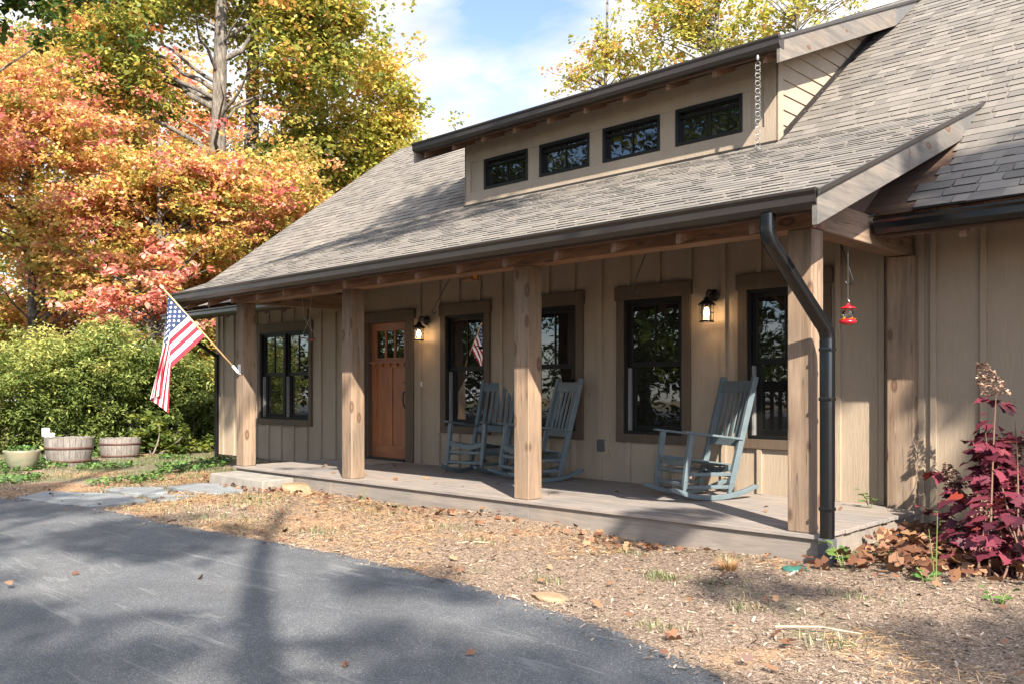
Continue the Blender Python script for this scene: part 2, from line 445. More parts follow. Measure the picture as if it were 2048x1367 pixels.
# posts and beams
PW = .19
pxs = [-11.285, -8.79, -5.955, -3.135]
BZ0, BZ1 = 2.22, 2.46
for x in pxs:
    p = MB(); p.box(x, x+PW, 6.15, 6.15+PW, .001, BZ0); p.build('porch_post', m_post, house, bevel=.008)
for x in (-3.13, -11.29):
    p = MB(); p.box(x, x+.235, 8.0, YW+.02, -.30 if x > -5 else .001, 2.215); p.build('wall_post', m_post, house, bevel=.008)
b = MB(); b.box(-11.30,-7.30,6.148,6.34,BZ0+.002,BZ1); b.box(-7.297,-2.935,6.148,6.34,BZ0+.002,BZ1); b.build('porch_beam', m_beam, house, bevel=.006)
for x in (-3.135, -11.285):
    b = MB(); b.box(x, x+.185, 6.342, YW, BZ0+.004, BZ1-.003); b.build('side_beam', m_beamy, house, bevel=.006)

# rafters ---------------------------------------------------------------
def rafter(x, y0, y1, zf, top, dep, wd=.042):
    p = MB()
    cut = .02
    p.prism_x([(y0,zf(y0)-top-dep),(y1,zf(y1)-top-dep),(y1,zf(y1)-top),(y0,zf(y0)-top)], x-wd/2, x+wd/2)
    p.build('rafter', m_rafter, house, bevel=.003)
for k in range(15):
    x = -11.64+.03+.6065*k
    if x < PXR-.2: rafter(x, 5.60, YW-.002, zp, .042, .215)
for x in [-15.45+.0]+[-14.95,-14.34,-13.73,-13.12,-12.51,-11.98]+[-2.28,-1.67,-1.06,-.45,.16,.77,1.38,1.99,2.6]:
    rafter(x, 7.30, YW-.002, zs, .045, .27, .055)
for k in range(10): rafter(-10.05+.607*k, 8.50, YD-.002, zd, .042, .19)

# roof decks (underside boards) and shingles -----------------------------
def slab(name, x0, x1, y0, y1, zf, t0, t1, mat):
    p = MB(); p.prism_x([(y0,zf(y0)-t1),(y1,zf(y1)-t1),(y1,zf(y1)-t0),(y0,zf(y0)-t0)], x0, x1)
    return p.build(name, mat, house)
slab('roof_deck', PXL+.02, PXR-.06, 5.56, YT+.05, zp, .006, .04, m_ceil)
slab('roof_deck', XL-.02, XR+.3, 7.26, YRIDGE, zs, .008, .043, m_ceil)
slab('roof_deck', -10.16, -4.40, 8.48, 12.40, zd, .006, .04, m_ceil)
def zb(y): return zs(YRIDGE) - MS*(y-YRIDGE)
slab('roof_deck', XL-.02, XR+.3, YRIDGE, 17.6, zb, .008, .043, m_shingle)

def shingles(x0, x1, y0, y1, m, zf, seed, skip=None, tk=1.0):
    rr = random.Random(seed); mb = MB()
    L = math.sqrt(1+m*m); cy, cz = 1/L, m/L
    S = (y1-y0)*L; e = .143
    def P(x, s, n): return (x, y0+s*cy-n*cz, zf(y0)+s*cz+n*cy)
    i = 0; s = 0
    while s < S:
        x = x0 - rr.random()*.3
        while x < x1:
            wd = rr.choice((.09,.12,.16,.20,.25,.30))*rr.uniform(.85,1.15)
            a, b = max(x0,x), min(x1,x+wd); x += wd
            if b-a < .01: continue
            s1 = min(S, s+e+.012)
            yy = y0+(s+.07)*cy
            if skip and skip((a+b)/2, yy): continue
            tab = rr.random() < .52
            n0 = tk*((.0125 if tab else .0075) + rr.uniform(-.001,.001)); n1 = .003
            ds = rr.uniform(-.003,.003)
            ins = .012 if tab and wd > .12 else 0
            lo = s + ds
            mb.add([P(a+ins,lo,-.006),P(b-ins,lo,-.006),P(b,s1,-.006),P(a,s1,-.006),P(a+ins,lo,n0),P(b-ins,lo,n0),P(b,s1,n1),P(a,s1,n1)],
                   [(4,5,6,7),(1,2,6,5),(3,0,4,7)])
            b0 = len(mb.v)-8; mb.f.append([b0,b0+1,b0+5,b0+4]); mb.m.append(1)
        s += e; i += 1
    return mb
def skip_s(x, y):
    if PXL+.05 < x < PXR-.05 and y < YT-.03: return True
    if DXL+.05 < x < DXR-.05 and y > YD+.1 and zs(y) < zd(y)-.1: return True
    return False
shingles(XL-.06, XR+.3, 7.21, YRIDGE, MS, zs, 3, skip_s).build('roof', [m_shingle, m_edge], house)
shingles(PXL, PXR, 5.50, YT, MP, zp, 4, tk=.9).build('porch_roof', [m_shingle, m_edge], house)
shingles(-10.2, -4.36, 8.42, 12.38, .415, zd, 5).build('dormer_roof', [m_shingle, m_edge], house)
# rakes
def rake(x0, x1, y0, y1, zf, t0, t1, mat=m_rake, name='rake_board'):
    p = MB(); p.prism_x([(y0,zf(y0)-t1),(y1,zf(y1)-t1),(y1,zf(y1)-t0),(y0,zf(y0)-t0)], x0, x1)
    return p.build(name, mat, house, bevel=.004)
rake(PXR-.055, PXR-.012, 5.46, 7.02, zp, .026, .225); rake(PXR-.055, PXR-.012, 7.026, 8.26, zp, .026, .225)
rake(PXR-.012, PXR+.006, 5.44, 8.83, zp, -.012, .028, m_gutter, 'drip_edge')
# wedge of metal where the rake dies into the steep roof
p = MB(); p.prism_x([(8.266,zp(8.266)-.225),(8.266,zp(8.266)-.029),(8.72,zp(8.72)-.029),(8.80,zs(8.80))], PXR-.05, PXR-.016); p.build('flashing', m_flash, house)
rake(PXL+.012, PXL+.055, 5.46, 8.2, zp, .026, .225); rake(PXL-.004, PXL+.012, 5.44, 8.78, zp, -.012, .028, m_gutter, 'drip_edge')
rake(-4.40, -4.36, 8.40, 11.45, zd, .026, .262); rake(-4.36, -4.342, 8.38, 12.30, zd, -.012, .028, m_gutter, 'drip_edge')
p = MB(); p.prism_x([(11.455,zd(11.455)-.262),(11.455,zd(11.455)-.029),(12.2,zd(12.2)-.029),(12.1,zs(12.1)+.005)], -4.398, -4.366); p.build('flashing', m_flash, house)
rake(-10.19, -10.15, 8.40, 11.6, zd, .026, .262); rake(-10.206,-10.19, 8.38, 12.2, zd, -.012, .028, m_gutter, 'drip_edge')
rake(XL-.06, XL-.02, 7.2, YRIDGE, zs, .026, .21); rake(XL-.075, XL-.06, 7.18, YRIDGE, zs, -.012, .028, m_gutter, 'drip_edge')
# gutters (K profile)
def gutter(x0, x1, yf, zt, h=.12, dpt=.125, mat=m_gutter):
    p = MB(); t = .004
    out = [(yf+dpt,zt),(yf+dpt,zt-h),(yf+.045,zt-h),(yf+.018,zt-h*.72),(yf+.018,zt-h*.30),(yf,zt-h*.14),(yf,zt)]
    inn = [(yf+t*2.5,zt),(yf+t*2.5,zt-h*.12),(yf+.018+t,zt-h*.32),(yf+.018+t,zt-h*.7),(yf+.047,zt-h+t),(yf+dpt-t,zt-h+t),(yf+dpt-t,zt)]
    prof = out + inn
    n = len(prof); vs = [(x0,y,z) for y,z in prof] + [(x1,y,z) for y,z in prof]
    fs = [(i,i+1,n+i+1,n+i) for i in range(n-1)] + [(n-1,0,n,2*n-1)]
    p.add(vs, fs)
    for x, xx in ((x0-.004,x0), (x1,x1+.004)):
        p.prism_x([(yf-.003,zt+.003),(yf-.003,zt-h*.15),(yf+.015,zt-h*.3),(yf+.015,zt-h*.74),(yf+.043,zt-h-.003),(yf+dpt+.002,zt-h-.003),(yf+dpt+.002,zt+.003)], x, xx)
    # fascia behind
    return p.build('gutter', mat, house)
gutter(PXL+.005, PXR-.025, 5.428, 2.340)
gutter(-2.90, XR+.28, 7.145, 2.415, mat=m_spout)
gutter(-15.86, -11.60, 7.145, 2.392, h=.115)
gutter(-10.18, -4.36, 8.35, 4.652, h=.125)
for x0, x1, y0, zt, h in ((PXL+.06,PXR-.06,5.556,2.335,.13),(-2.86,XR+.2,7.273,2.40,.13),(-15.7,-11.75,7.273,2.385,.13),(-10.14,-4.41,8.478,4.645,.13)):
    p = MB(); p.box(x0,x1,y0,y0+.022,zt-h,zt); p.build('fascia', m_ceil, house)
# corrugated downspout with two elbows
def spout(path, w, d, name='downspout', mat=m_spout):
    p = MB(); n = len(path)
    for i in range(n-1):
        p.bar(path[i], path[i+1], w, d, (1,0,0))
    return p
def ribbed(pts, w=.088, d=.066):
    """rectangular pipe with soft corrugated sides, swept along pts"""
    prof = []
    for k in range(40):
        a = 2*math.pi*k/40; c, s_ = math.cos(a), math.sin(a)
        ex = 4.5
        r = (abs(c)**ex + abs(s_)**ex)**(-1/ex)
        wob = 1 + .06*math.cos(a*20)
        prof.append((w/2*r*c*wob, d/2*r*s_*wob))
    mb = MB(); P = [Vector(q) for q in pts]; n = len(prof); vs = []
    for i, q in enumerate(P):
        t = (P[min(i+1,len(P)-1)]-P[max(0,i-1)]).normalized()
        a = Vector((1,0,0)); a = (a - t*a.dot(t)).normalized(); b = t.cross(a)
        sc_ = 1.0 + (.06 if i % 2 and 2 < i < len(P)-3 else 0)
        for x, y in prof: vs.append(q + a*x*sc_ + b*y*sc_)
    fs = [(i*n+k, i*n+(k+1)%n, (i+1)*n+(k+1)%n, (i+1)*n+k) for i in range(len(P)-1) for k in range(n)]
    mb.add(vs, fs); return mb
def elbow(c0, d0, d1, r, n=9):
    d0 = Vector(d0).normalized(); d1 = Vector(d1).normalized(); c0 = Vector(c0)
    ang = d0.angle(d1); nrm = (d1 - d0*d0.dot(d1)).normalized(); out = []
    for i in range(n+1):
        a = ang*i/n; out.append(c0 + d0*(r*math.sin(a)) + nrm*(r*(1-math.cos(a))))
    return out
XS = -2.805; SY = 6.10
A = Vector((XS, 5.49, 2.225)); down = Vector((0,0,-1)); B = None
e1 = elbow(A + Vector((0,0,-.10)), down, (0,.66,-.66), .15)
dirn = Vector((0,.66,-.66)).normalized()
e2 = elbow((0,0,0), dirn, down, .13)
end2 = e2[-1]
# place second elbow so that it ends on the vertical run beside the post
st2 = e1[-1] + dirn*((SY - e1[-1].y - end2.y)/dirn.y)
e2 = [st2 + q for q in e2]
XS2 = Vector((.045,0,0))
body = MB()
for seg in ([A, A+Vector((0,0,-.10))], ):
    pass
ptsd = ([A, A+Vector((0,0,-.03)), A+Vector((0,0,-.06))] + e1 + [e1[-1]+dirn*.05, e1[-1]+(st2-e1[-1])*.5, st2-dirn*.03] + e2 + [Vector((XS,SY,.9)), Vector((XS,SY,.4)), Vector((XS,SY,-.06))])
for q in ptsd: q.x = XS - .135*max(0, min(1, (SY-q.y)/.61))
ds = ribbed(ptsd)
dso = ds.build('downspout', m_spout, house, smooth=True)
for z in (1.33, .98, .20):
    sp = MB(); sp.box(XS-.049,XS+.049,SY-.038,SY+.038,z-.012,z+.012); sp.build('strap', m_spout, dso, bevel=.004)
bt = MB(); bt.box(XS-.052,XS+.052,SY-.042,SY+.042,-.13,-.01)
bt.lathe([(.05,-.36),(.066,-.34),(.068,-.25),(.056,-.24),(.056,-.225),(.066,-.215),(.066,-.15),(.055,-.13),(.0,-.13)], (XS,SY,0), 20)
bt.build('drain_boot', m_boot, dso, bevel=.004)
# left wing downspout
p = MB(); p.bar((-15.55,7.30,2.28),(-15.55,7.34,2.1),.075,.06); p.bar((-15.55,7.33,2.12),(-15.59,8.10,1.66),.075,.06); p.bar((-15.59,8.095,1.70),(-15.59,8.095,-.30),.075,.06)
p.build('downspout', m_spout, house, bevel=.006)
# cable under the rake
p = MB(); p.tube([(-2.93,7.15,2.44),(-2.92,7.25,2.47),(-2.92,7.42,2.44),(-2.92,7.5,2.36),(-2.92,7.49,2.27)], .006, 6); p.build('cable', m_black, house, smooth=True)

# dormer -------------------------------------------------------------------
dwin = [(-9.227,-8.368),(-8.145,-7.281),(-7.056,-6.19),(-5.962,-5.083)]
DZ0, DZ1 = 3.913, 4.348
dw = MB()
cells(dw, DXL, DXR, 3.70, 4.70, [(a,b,DZ0,DZ1) for a,b in dwin], YD, .12)
y = YD
dw.box(DXL-.012,DXL+.10,y-.022,y-.001,3.72,4.66); dw.box(DXR-.15,DXR+.012,y-.022,y-.001,3.72,4.66)
dw.box(DXL+.101,DXR-.151,y-.022,y-.001,3.72,DZ0-.001); dw.box(DXL+.101,DXR-.151,y-.018,y-.001,4.50,4.66)
dw.box(DXL+.101,DXR-.151,y-.014,y-.001,DZ1+.001,4.499)
xs = [DXL+.101]+[v for p in dwin for v in p]+[DXR-.151]
for i in range(0, len(xs), 2):
    a, b = xs[i], xs[i+1]
    if i == 0: dw.box(a+.14, b, y-.014, y-.001, DZ0, DZ1)
    elif i == len(xs)-2: dw.box(a, a+.10, y-.014, y-.001, DZ0, DZ1)
    else: dw.box(a, b, y-.014, y-.001, DZ0, DZ1)
dmr = dw.build('dormer_wall', m_dormer, house, bevel=.003)
ex = .166
for sx, sg in ((DXR,1),(DXL,-1)):
    ls = MB(); z = 3.60
    while z < 6.4:
        z2 = z+ex
        ya, yb_ = max(YD+.001, 8.494+(z+.10-4.675)/.415), (z-ZT)/MS+YT+.03
        yc, yd2 = max(YD+.001, 8.494+(z2+.10-4.675)/.415), (z2-ZT)/MS+YT+.03
        if yd2 > yc and yb_ > ya:
            ls.add([(sx+sg*.016,ya,z),(sx+sg*.016,yb_,z),(sx+sg*.002,yd2,z2),(sx+sg*.002,yc,z2),(sx-sg*.004,ya,z),(sx-sg*.004,yb_,z)],
                   [(0,1,2,3),(4,5,1,0)] if sg > 0 else [(3,2,1,0),(0,1,5,4)])
        elif yd2 > yc:
            ls.add([(sx+sg*.016,yc,z2-.01),(sx+sg*.004,yd2,z2),(sx+sg*.004,yc,z2)], [(0,1,2)])
        z = z2
    ls.box(sx-.0115+sg*.0105,sx+.0115+sg*.0105,YD-.022,YD+.09,3.72,4.67)
    ls.build('dormer_siding', m_dormer, house)
p = MB()
for sx, sg in ((DXR,1),(DXL,-1)):
    p.add([(sx+sg*.02,YD-.02,zs(YD-.02)+.012),(sx+sg*.02,12.2,zs(12.2)+.012),(sx+sg*.02,12.2,zs(12.2)+.075),(sx+sg*.02,YD-.02,zs(YD-.02)+.06),
           (sx+sg*.06,YD-.02,zs(YD-.02)+.02),(sx+sg*.06,12.2,zs(12.2)+.02)], [(0,1,2,3),(0,4,5,1)])
p.box(DXL-.02,DXR+.02,YD-.05,YD-.023,3.70,3.735)
p.build('flashing', m_gutter, house)
for a, b in dwin:
    fr = MB(); t = .045
    fr.box(a,a+t,y-.03,y+.07,DZ0,DZ1); fr.box(b-t*.7,b,y-.03,y+.07,DZ0,DZ1); fr.box(a+t,b-t*.7,y-.03,y+.07,DZ1-t,DZ1); fr.box(a+t,b-t*.7,y-.034,y+.07,DZ0,DZ0+t*.8)
    fr.box((a+b)/2-.01,(a+b)/2+.01,y+.02,y+.034,DZ0+t*.8,DZ1-t); fr.box(a+t,b-t*.7,y+.0,y+.05,DZ1-t-.07,DZ1-t-.045)
    wo = fr.build('window', m_wframe, house, bevel=.003)
    p = MB(); p.add([(a+.02,y+.037,DZ0+.02),(b-.02,y+.037,DZ0+.02),(b-.02,y+.037,DZ1-.02),(a+.02,y+.037,DZ1-.02)], [(0,1,2,3)]); p.build('pane', m_pane, wo)
# dark wooden lining inside porch end above the side beam
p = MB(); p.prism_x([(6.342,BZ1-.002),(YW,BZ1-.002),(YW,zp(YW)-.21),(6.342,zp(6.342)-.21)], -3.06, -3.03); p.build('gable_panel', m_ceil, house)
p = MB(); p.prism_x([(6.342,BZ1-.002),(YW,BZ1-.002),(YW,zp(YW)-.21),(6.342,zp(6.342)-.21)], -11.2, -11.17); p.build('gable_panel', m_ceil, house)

# ------------------------------------------------------------------ ground
def mat_ground():
    t = NT('mulch_ground'); v = t.coord()
    a = t.voro(t.coord((1,2.4,1),(0,0,.5)), 70, out='Color'); b = t.voro(t.coord((2.6,1,1),(0,0,.3)), 84, out='Color')
    sa = t.n.new('ShaderNodeSeparateColor'); t.L(a, sa.inputs[0]); sb = t.n.new('ShaderNodeSeparateColor'); t.L(b, sb.inputs[0])
    chips = t.ramp(t.math('MULTIPLY', t.math('ADD', sa.outputs[0], sb.outputs[1]), .5),
        [(.15, (.085,.050,.031)), (.4, (.195,.126,.078)), (.6, (.29,.20,.13)), (.85, (.44,.335,.235))])
    straw = t.ramp(t.noise(t.coord((1,.35,1),(0,0,.6)), 70, 4, .7), [(.3, (.18,.085,.036)), (.5, (.36,.20,.09)), (.75, (.52,.34,.17))])
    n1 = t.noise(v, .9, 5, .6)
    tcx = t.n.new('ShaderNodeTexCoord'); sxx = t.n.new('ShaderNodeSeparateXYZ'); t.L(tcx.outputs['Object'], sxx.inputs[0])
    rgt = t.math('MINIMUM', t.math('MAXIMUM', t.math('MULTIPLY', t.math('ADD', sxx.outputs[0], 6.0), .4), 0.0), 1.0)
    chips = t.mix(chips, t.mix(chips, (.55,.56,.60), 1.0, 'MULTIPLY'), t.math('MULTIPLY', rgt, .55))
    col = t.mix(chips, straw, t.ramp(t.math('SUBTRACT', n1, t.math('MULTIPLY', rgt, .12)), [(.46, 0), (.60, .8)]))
    grass = t.ramp(t.noise(v, 34, 4, .7), [(.3, (.045,.055,.018)), (.6, (.12,.125,.05)), (.8, (.22,.18,.08))])
    n2 = t.noise(v, .55, 4, .62)
    tc = t.n.new('ShaderNodeTexCoord'); sx = t.n.new('ShaderNodeSeparateXYZ'); t.L(tc.outputs['Object'], sx.inputs[0])
    left = t.math('MULTIPLY', t.math('ADD', sx.outputs[0], 10.0), -.25)
    gm = t.ramp(t.math('ADD', n2, t.math('MULTIPLY', t.math('MINIMUM', t.math('MAXIMUM', left, 0.0), 1.0), .16)), [(.58, 0), (.66, .85)])
    col = t.mix(col, grass, gm)
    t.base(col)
    t.bump(t.math('ADD', t.math('ADD', sa.outputs[0], sb.outputs[1]), t.noise(v, 60, 3)), .8, .02)
    return t.set(Roughness=.95)
def mat_asphalt():
    t = NT('asphalt'); v = t.coord()
    sp = t.voro(v, 210, out='Color'); ss = t.n.new('ShaderNodeSeparateColor'); t.L(sp, ss.inputs[0])
    fine = t.noise(v, 420, 2, .7); big = t.noise(v, .8, 4, .6); med = t.noise(v, 6, 4, .6)
    col = t.ramp(ss.outputs[0], [(.0, (.042,.045,.050)), (.55, (.074,.077,.082)), (.9, (.108,.110,.113)), (.98, (.18,.18,.178)), (1, (.26,.255,.245))])
    col = t.mix(col, t.ramp(big, [(.35, (.82,.84,.88)), (.68, (1.22,1.18,1.12))]), .8, 'MULTIPLY')
    col = t.mix(col, t.ramp(med, [(.35, .85), (.65, 1.12)]), .6, 'MULTIPLY')
    # tyre scuffs: thin pale arcs
    sc1 = t.noise(t.coord((.22,2.6,1),(0,0,.35)), 2.4, 3, .55, .8)
    m1 = t.ramp(sc1, [(.60, 0), (.645, 1), (.68, .2), (.72, 0)])
    brk = t.ramp(t.noise(v, 1.7, 3), [(.5, 0), (.64, 1)])
    col = t.mix(col, (.17,.168,.162), t.math('MULTIPLY', t.math('MULTIPLY', m1, brk), .85))
    sc2 = t.noise(t.coord((.35,3.2,1),(0,0,-.25)), 2.0, 3, .55, 1.2)
    m2 = t.ramp(sc2, [(.62, 0), (.65, .8), (.68, 0)])
    col = t.mix(col, (.19,.188,.18), t.math('MULTIPLY', m2, .6))
    pt = t.ramp(t.noise(v, .45, 3, .5, 1.0), [(.50, 1.0), (.53, .80), (.60, .84), (.64, 1.0)])
    col = t.mix(col, pt, .8, 'MULTIPLY')
    t.base(col); t.bump(t.math('ADD', ss.outputs[1], fine), .55, .006)
    return t.set(Roughness=.85)
m_ground = mat_ground(); m_asph = mat_asphalt()

edge = [(-60,-3.0),(-30,-.6),(-18,1.5),(-14,2.45),(-11.3,3.22),(-10.37,3.57),(-9.11,3.68),(-7.75,3.73),(-6.6,3.83),(-5.5,3.91),(-4.5,3.89),(-3.76,3.82),(-3.03,3.70),(-2.59,3.58),(-2.0,3.38),(-1.2,3.05),(0.3,2.3),(3,.8),(8,-2.5),(20,-12)]
def cr(pts, n=7):
    out = []
    for i in range(len(pts)-1):
        p0 = pts[max(0,i-1)]; p1 = pts[i]; p2 = pts[i+1]; p3 = pts[min(len(pts)-1,i+2)]
        for k in range(n):
            t = k/n
            out.append(tuple(.5*((2*p1[j])+(-p0[j]+p2[j])*t+(2*p0[j]-5*p1[j]+4*p2[j]-p3[j])*t*t+(-p0[j]+3*p1[j]-3*p2[j]+p3[j])*t**3) for j in range(len(p1))))
    out.append(tuple(pts[-1])); return out
EC = cr(edge, 14)
EX = np.array([q[0] for q in EC]); EY = np.array([q[1] for q in EC])
def edge_y(x): return float(np.interp(x, EX, EY))
def nz(x, y): return .018*math.sin(x*1.7+y*.9)+.012*math.sin(y*2.9-x*1.1+2)+.008*math.sin(x*4.3+1+y*3.7)
def gz(x, y):
    e = y - edge_y(x)
    h = GZ + nz(x, y)*min(1, max(0, (e-.05)/.5))
    if e < -.12: h -= .05*min(1, (-.12-e)/.2)
    d = math.hypot(x+4, y-4)
    if d > 18: h += (d-18)*(-.006)
    # slight rise against the wing wall
    return h
ys = [-140,-60,-30,-15,-8,-4,-2]+[-1+.2*k for k in range(0, 52)]+[10,12,15,20,26,34,50,80,140]
xs = [-200,-120,-80,-55,-42,-34,-28,-24,-22,-20.5,-19.5]+[-19+.22*k for k in range(0, 96)]+[2.6,3.4,5,8,12,18,28,50,100,160]
gv = []; nx = len(xs)
for y in ys:
    for x in xs: gv.append((x, y, gz(x, y)))
gf = [(j*nx+i, j*nx+i+1, (j+1)*nx+i+1, (j+1)*nx+i) for j in range(len(ys)-1) for i in range(nx-1)]
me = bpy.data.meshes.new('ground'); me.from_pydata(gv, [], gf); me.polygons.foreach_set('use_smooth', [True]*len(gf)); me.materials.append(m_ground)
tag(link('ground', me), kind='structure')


vs = []; n = len(EC)
jr = random.Random(5)
for x, y in EC:
    j = jr.uniform(-.03,.03)
    vs += [(x, y+j, -.215), (x, y-.02+j, -.190), (x, y-.10, -.183), (x, -30, -.183)]
fs = [(4*i+k, 4*i+k+1, 4*i+k+5, 4*i+k+4) for i in range(n-1) for k in range(3)]
fs = [tuple(reversed(f)) for f in fs]
me = bpy.data.meshes.new('driveway'); me.from_pydata(vs, [], fs); me.materials.append(m_asph)
tag(link('driveway', me), kind='structure')
# ------------------------------------------------------------------ scatter helpers
def scatter_mesh(name, C, U, V, N, shape, hue, mat, parent=None, local=False, matidx=None):
    """many small faces: shape = list of (u, v, n) corners scaled by per-item U,V,N vectors (n,3)"""
    C = np.asarray(C); n = len(C); k = len(shape)
    P = np.empty((n, k, 3), np.float32)
    for i, (a, b, c) in enumerate(shape): P[:, i] = C + U*a + V*b + N*c
    me = bpy.data.meshes.new(name)
    if k == 4: loops = np.arange(n*4); starts = np.arange(0, n*4, 4); tot = n*4; nf = n
    else: loops = np.arange(n*k); starts = np.arange(0, n*k, k); tot = n*k; nf = n
    me.vertices.add(n*k); me.vertices.foreach_set('co', P.reshape(-1))
    me.loops.add(tot); me.loops.foreach_set('vertex_index', loops.astype(np.int32))
    me.polygons.add(nf); me.polygons.foreach_set('loop_start', starts.astype(np.int32))
    at = me.attributes.new('hue', 'FLOAT', 'POINT'); at.data.foreach_set('value', np.repeat(np.clip(hue, 0, 1), k).astype(np.float32))
    me.materials.append(mat); me.update(calc_edges=True)
    return link(name, me, parent, 0, local)
def unit(a): return a/np.maximum(1e-9, np.linalg.norm(a, axis=1, keepdims=True))
LEAF4 = [(-.5,0,0),(0,-.36,.10),(.5,0,-.12),(0,.36,.10)]
LEAF6 = [(-.5,0,0),(-.15,-.36,.10),(.22,-.26,.05),(.5,0,-.12),(.22,.26,.05),(-.15,.36,.10)]
LONG6 = [(-.5,0,0),(-.15,-.17,.05),(.2,-.15,.02),(.5,0,-.12),(.2,.15,.02),(-.15,.17,.05)]
def leaves(name, C, size, hue, mat, parent, rng, droop=.35, flat=.7, shape=LEAF4, outdir=None, local=False):
    n = len(C)
    ang = rng.uniform(0, 2*np.pi, n)
    U = np.stack([np.cos(ang), np.sin(ang), rng.normal(-droop, .35, n)], 1)
    if outdir is not None: U = U + outdir*.8
    U = unit(U)
    W = np.stack([rng.normal(0, 1-flat, n), rng.normal(0, 1-flat, n), np.ones(n)], 1)
    V = unit(np.cross(W, U)); Nn = unit(np.cross(U, V))
    s = (np.asarray(size)*rng.uniform(.5, 1.45, n))[:, None]
    return scatter_mesh(name, C, U*s, V*s, Nn*s, shape, hue, mat, parent, local)

# ------------------------------------------------------------------ loose stuff on the ground
m_chip = mat_leaf('wood_chips', [(0,(.075,.048,.034)),(.35,(.19,.135,.096)),(.7,(.35,.27,.20)),(1,(.55,.47,.38))], .0)
m_dead = mat_leaf('dead_leaves', [(0,(.075,.030,.019)),(.35,(.150,.065,.035)),(.7,(.23,.115,.058)),(1,(.34,.21,.115))], .2)
m_straw = mat_leaf('pine_straw', [(0,(.20,.095,.038)),(.5,(.39,.215,.095)),(1,(.56,.38,.19))], .1)
m_grass = mat_leaf('grass_blades', [(0,(.040,.062,.014)),(.5,(.085,.115,.027)),(.8,(.17,.16,.06)),(1,(.30,.23,.10))], .25)
m_clover = mat_leaf('clover', [(0,(.035,.085,.016)),(.6,(.075,.155,.030)),(1,(.15,.21,.05))], .25)
rg = np.random.default_rng(21)
def lawn_points(n, x0=-12, x1=.6, gap=.02, power=1.0):
    X = rg.uniform(x0, x1, n*2); ey = np.interp(X, EX, EY)+gap
    Y = ey + rg.uniform(0, 1, n*2)**power*(8.1-ey)
    ok = ~((X > DX0-.02) & (X < DX1) & (Y > DY0+.0))
    X, Y = X[ok][:n], Y[ok][:n]
    return X, Y
def zg(X, Y): return np.array([gz(a, b) for a, b in zip(X, Y)])
X, Y = lawn_points(80000, gap=.0)
j = rg.random(len(X)) < .035; Y = np.where(j, np.interp(X,EX,EY)-np.abs(rg.normal(0,.09,len(X))), Y)
Z = np.where(Y < np.interp(X,EX,EY), -.184, zg(X, Y)) + rg.uniform(.002, .014, len(X))
n = len(X); ang = rg.uniform(0, 2*np.pi, n)
U = np.stack([np.cos(ang), np.sin(ang), rg.normal(0, .22, n)], 1); W = np.stack([rg.normal(0,.3,n), rg.normal(0,.3,n), np.ones(n)], 1)
V = unit(np.cross(W, U)); Nn = np.cross(U, V)
s = rg.lognormal(math.log(.0155), .45, n)[:, None]; wv = rg.uniform(.25, .8, n)[:, None]
o = scatter_mesh('mulch_chips', np.stack([X,Y,Z],1), U*s, V*s*wv*.5, Nn*s, [(-.5,-.5,0),(.5,-.35,.05),(.45,.5,0),(-.5,.4,.06)], rg.beta(1.5,2.6,n), m_chip)
tag(o, kind='stuff')
# pine straw, in patches
def patch(X, Y, f, ph): return np.sin(X*f+ph)*np.cos(Y*f*1.3+ph*2)+.6*np.sin(X*f*2.1+Y*1.7*f+ph*3)
X, Y = lawn_points(30000, -12.5, 0); k = patch(X, Y, 1.5, .7) + .5*((X < -5.5)*1.0) - .7*(X > -4.2) + .6*((Y-np.interp(X,EX,EY)) < .35) > .35
X, Y = X[k][:11000], Y[k][:11000]; n = len(X); Z = zg(X, Y)+rg.uniform(.002,.025,n)
ang = rg.uniform(0, 2*np.pi, n); U = np.stack([np.cos(ang), np.sin(ang), rg.normal(0,.18,n)], 1); W = np.stack([rg.normal(0,.4,n), rg.normal(0,.4,n), np.ones(n)], 1)
V = unit(np.cross(W, U)); s = rg.uniform(.03,.075,n)[:, None]
tag(scatter_mesh('pine_straw', np.stack([X,Y,Z],1), U*s, V*.0032, np.zeros((n,3)), [(-.5,-.5,0),(.5,-.5,0),(.5,.5,0),(-.5,.5,0)], rg.uniform(0,1,n), m_straw), kind='stuff')
# fallen leaves: a drift along the skirt, by the wing wall, by the step, and strays
LX, LY = [], []
def drop(n, x, y, sx, sy): LX.extend(rg.normal(x, sx, n)); LY.extend(rg.normal(y, sy, n))
for k in range(12): drop(9, rg.uniform(-9.0,-3.0), 5.97-abs(rg.normal(0,.16)), .25, .10)
drop(45, -4.5, 5.80, .35, .12); drop(40, -7.3, 5.7, .5, .16); drop(60, -9.3, 5.72, .35, .10); drop(40,-10.4,5.62,.4,.08)
drop(420, -2.15, 7.5, .42, .35); drop(200, -2.35, 6.75, .25, .35); drop(150, -1.6, 6.9, .5, .4); drop(60, -2.3, 6.1, .35, .25)
drop(60, -11.8, 6.4, .5, .5); drop(60,-12.5,5.2,.9,.6)
xs_, ys_ = lawn_points(330, -12, .4); LX.extend(xs_); LY.extend(ys_)
drop(22, -5, 2.7, 3, .8)
LX = np.array(LX); LY = np.array(LY); k = ~((LX > DX0-.02) & (LX < DX1+.01) & (LY > DY0+.005)) & (LY < 8.08)
LX, LY = LX[k], LY[k]; n = len(LX)
ZL = np.where(LY < np.interp(LX,EX,EY), -.178, zg(LX, LY)+.02) + np.where((LX > -3) & (LY > 5.9), rg.uniform(0,.10,n), rg.uniform(0,.03,n))
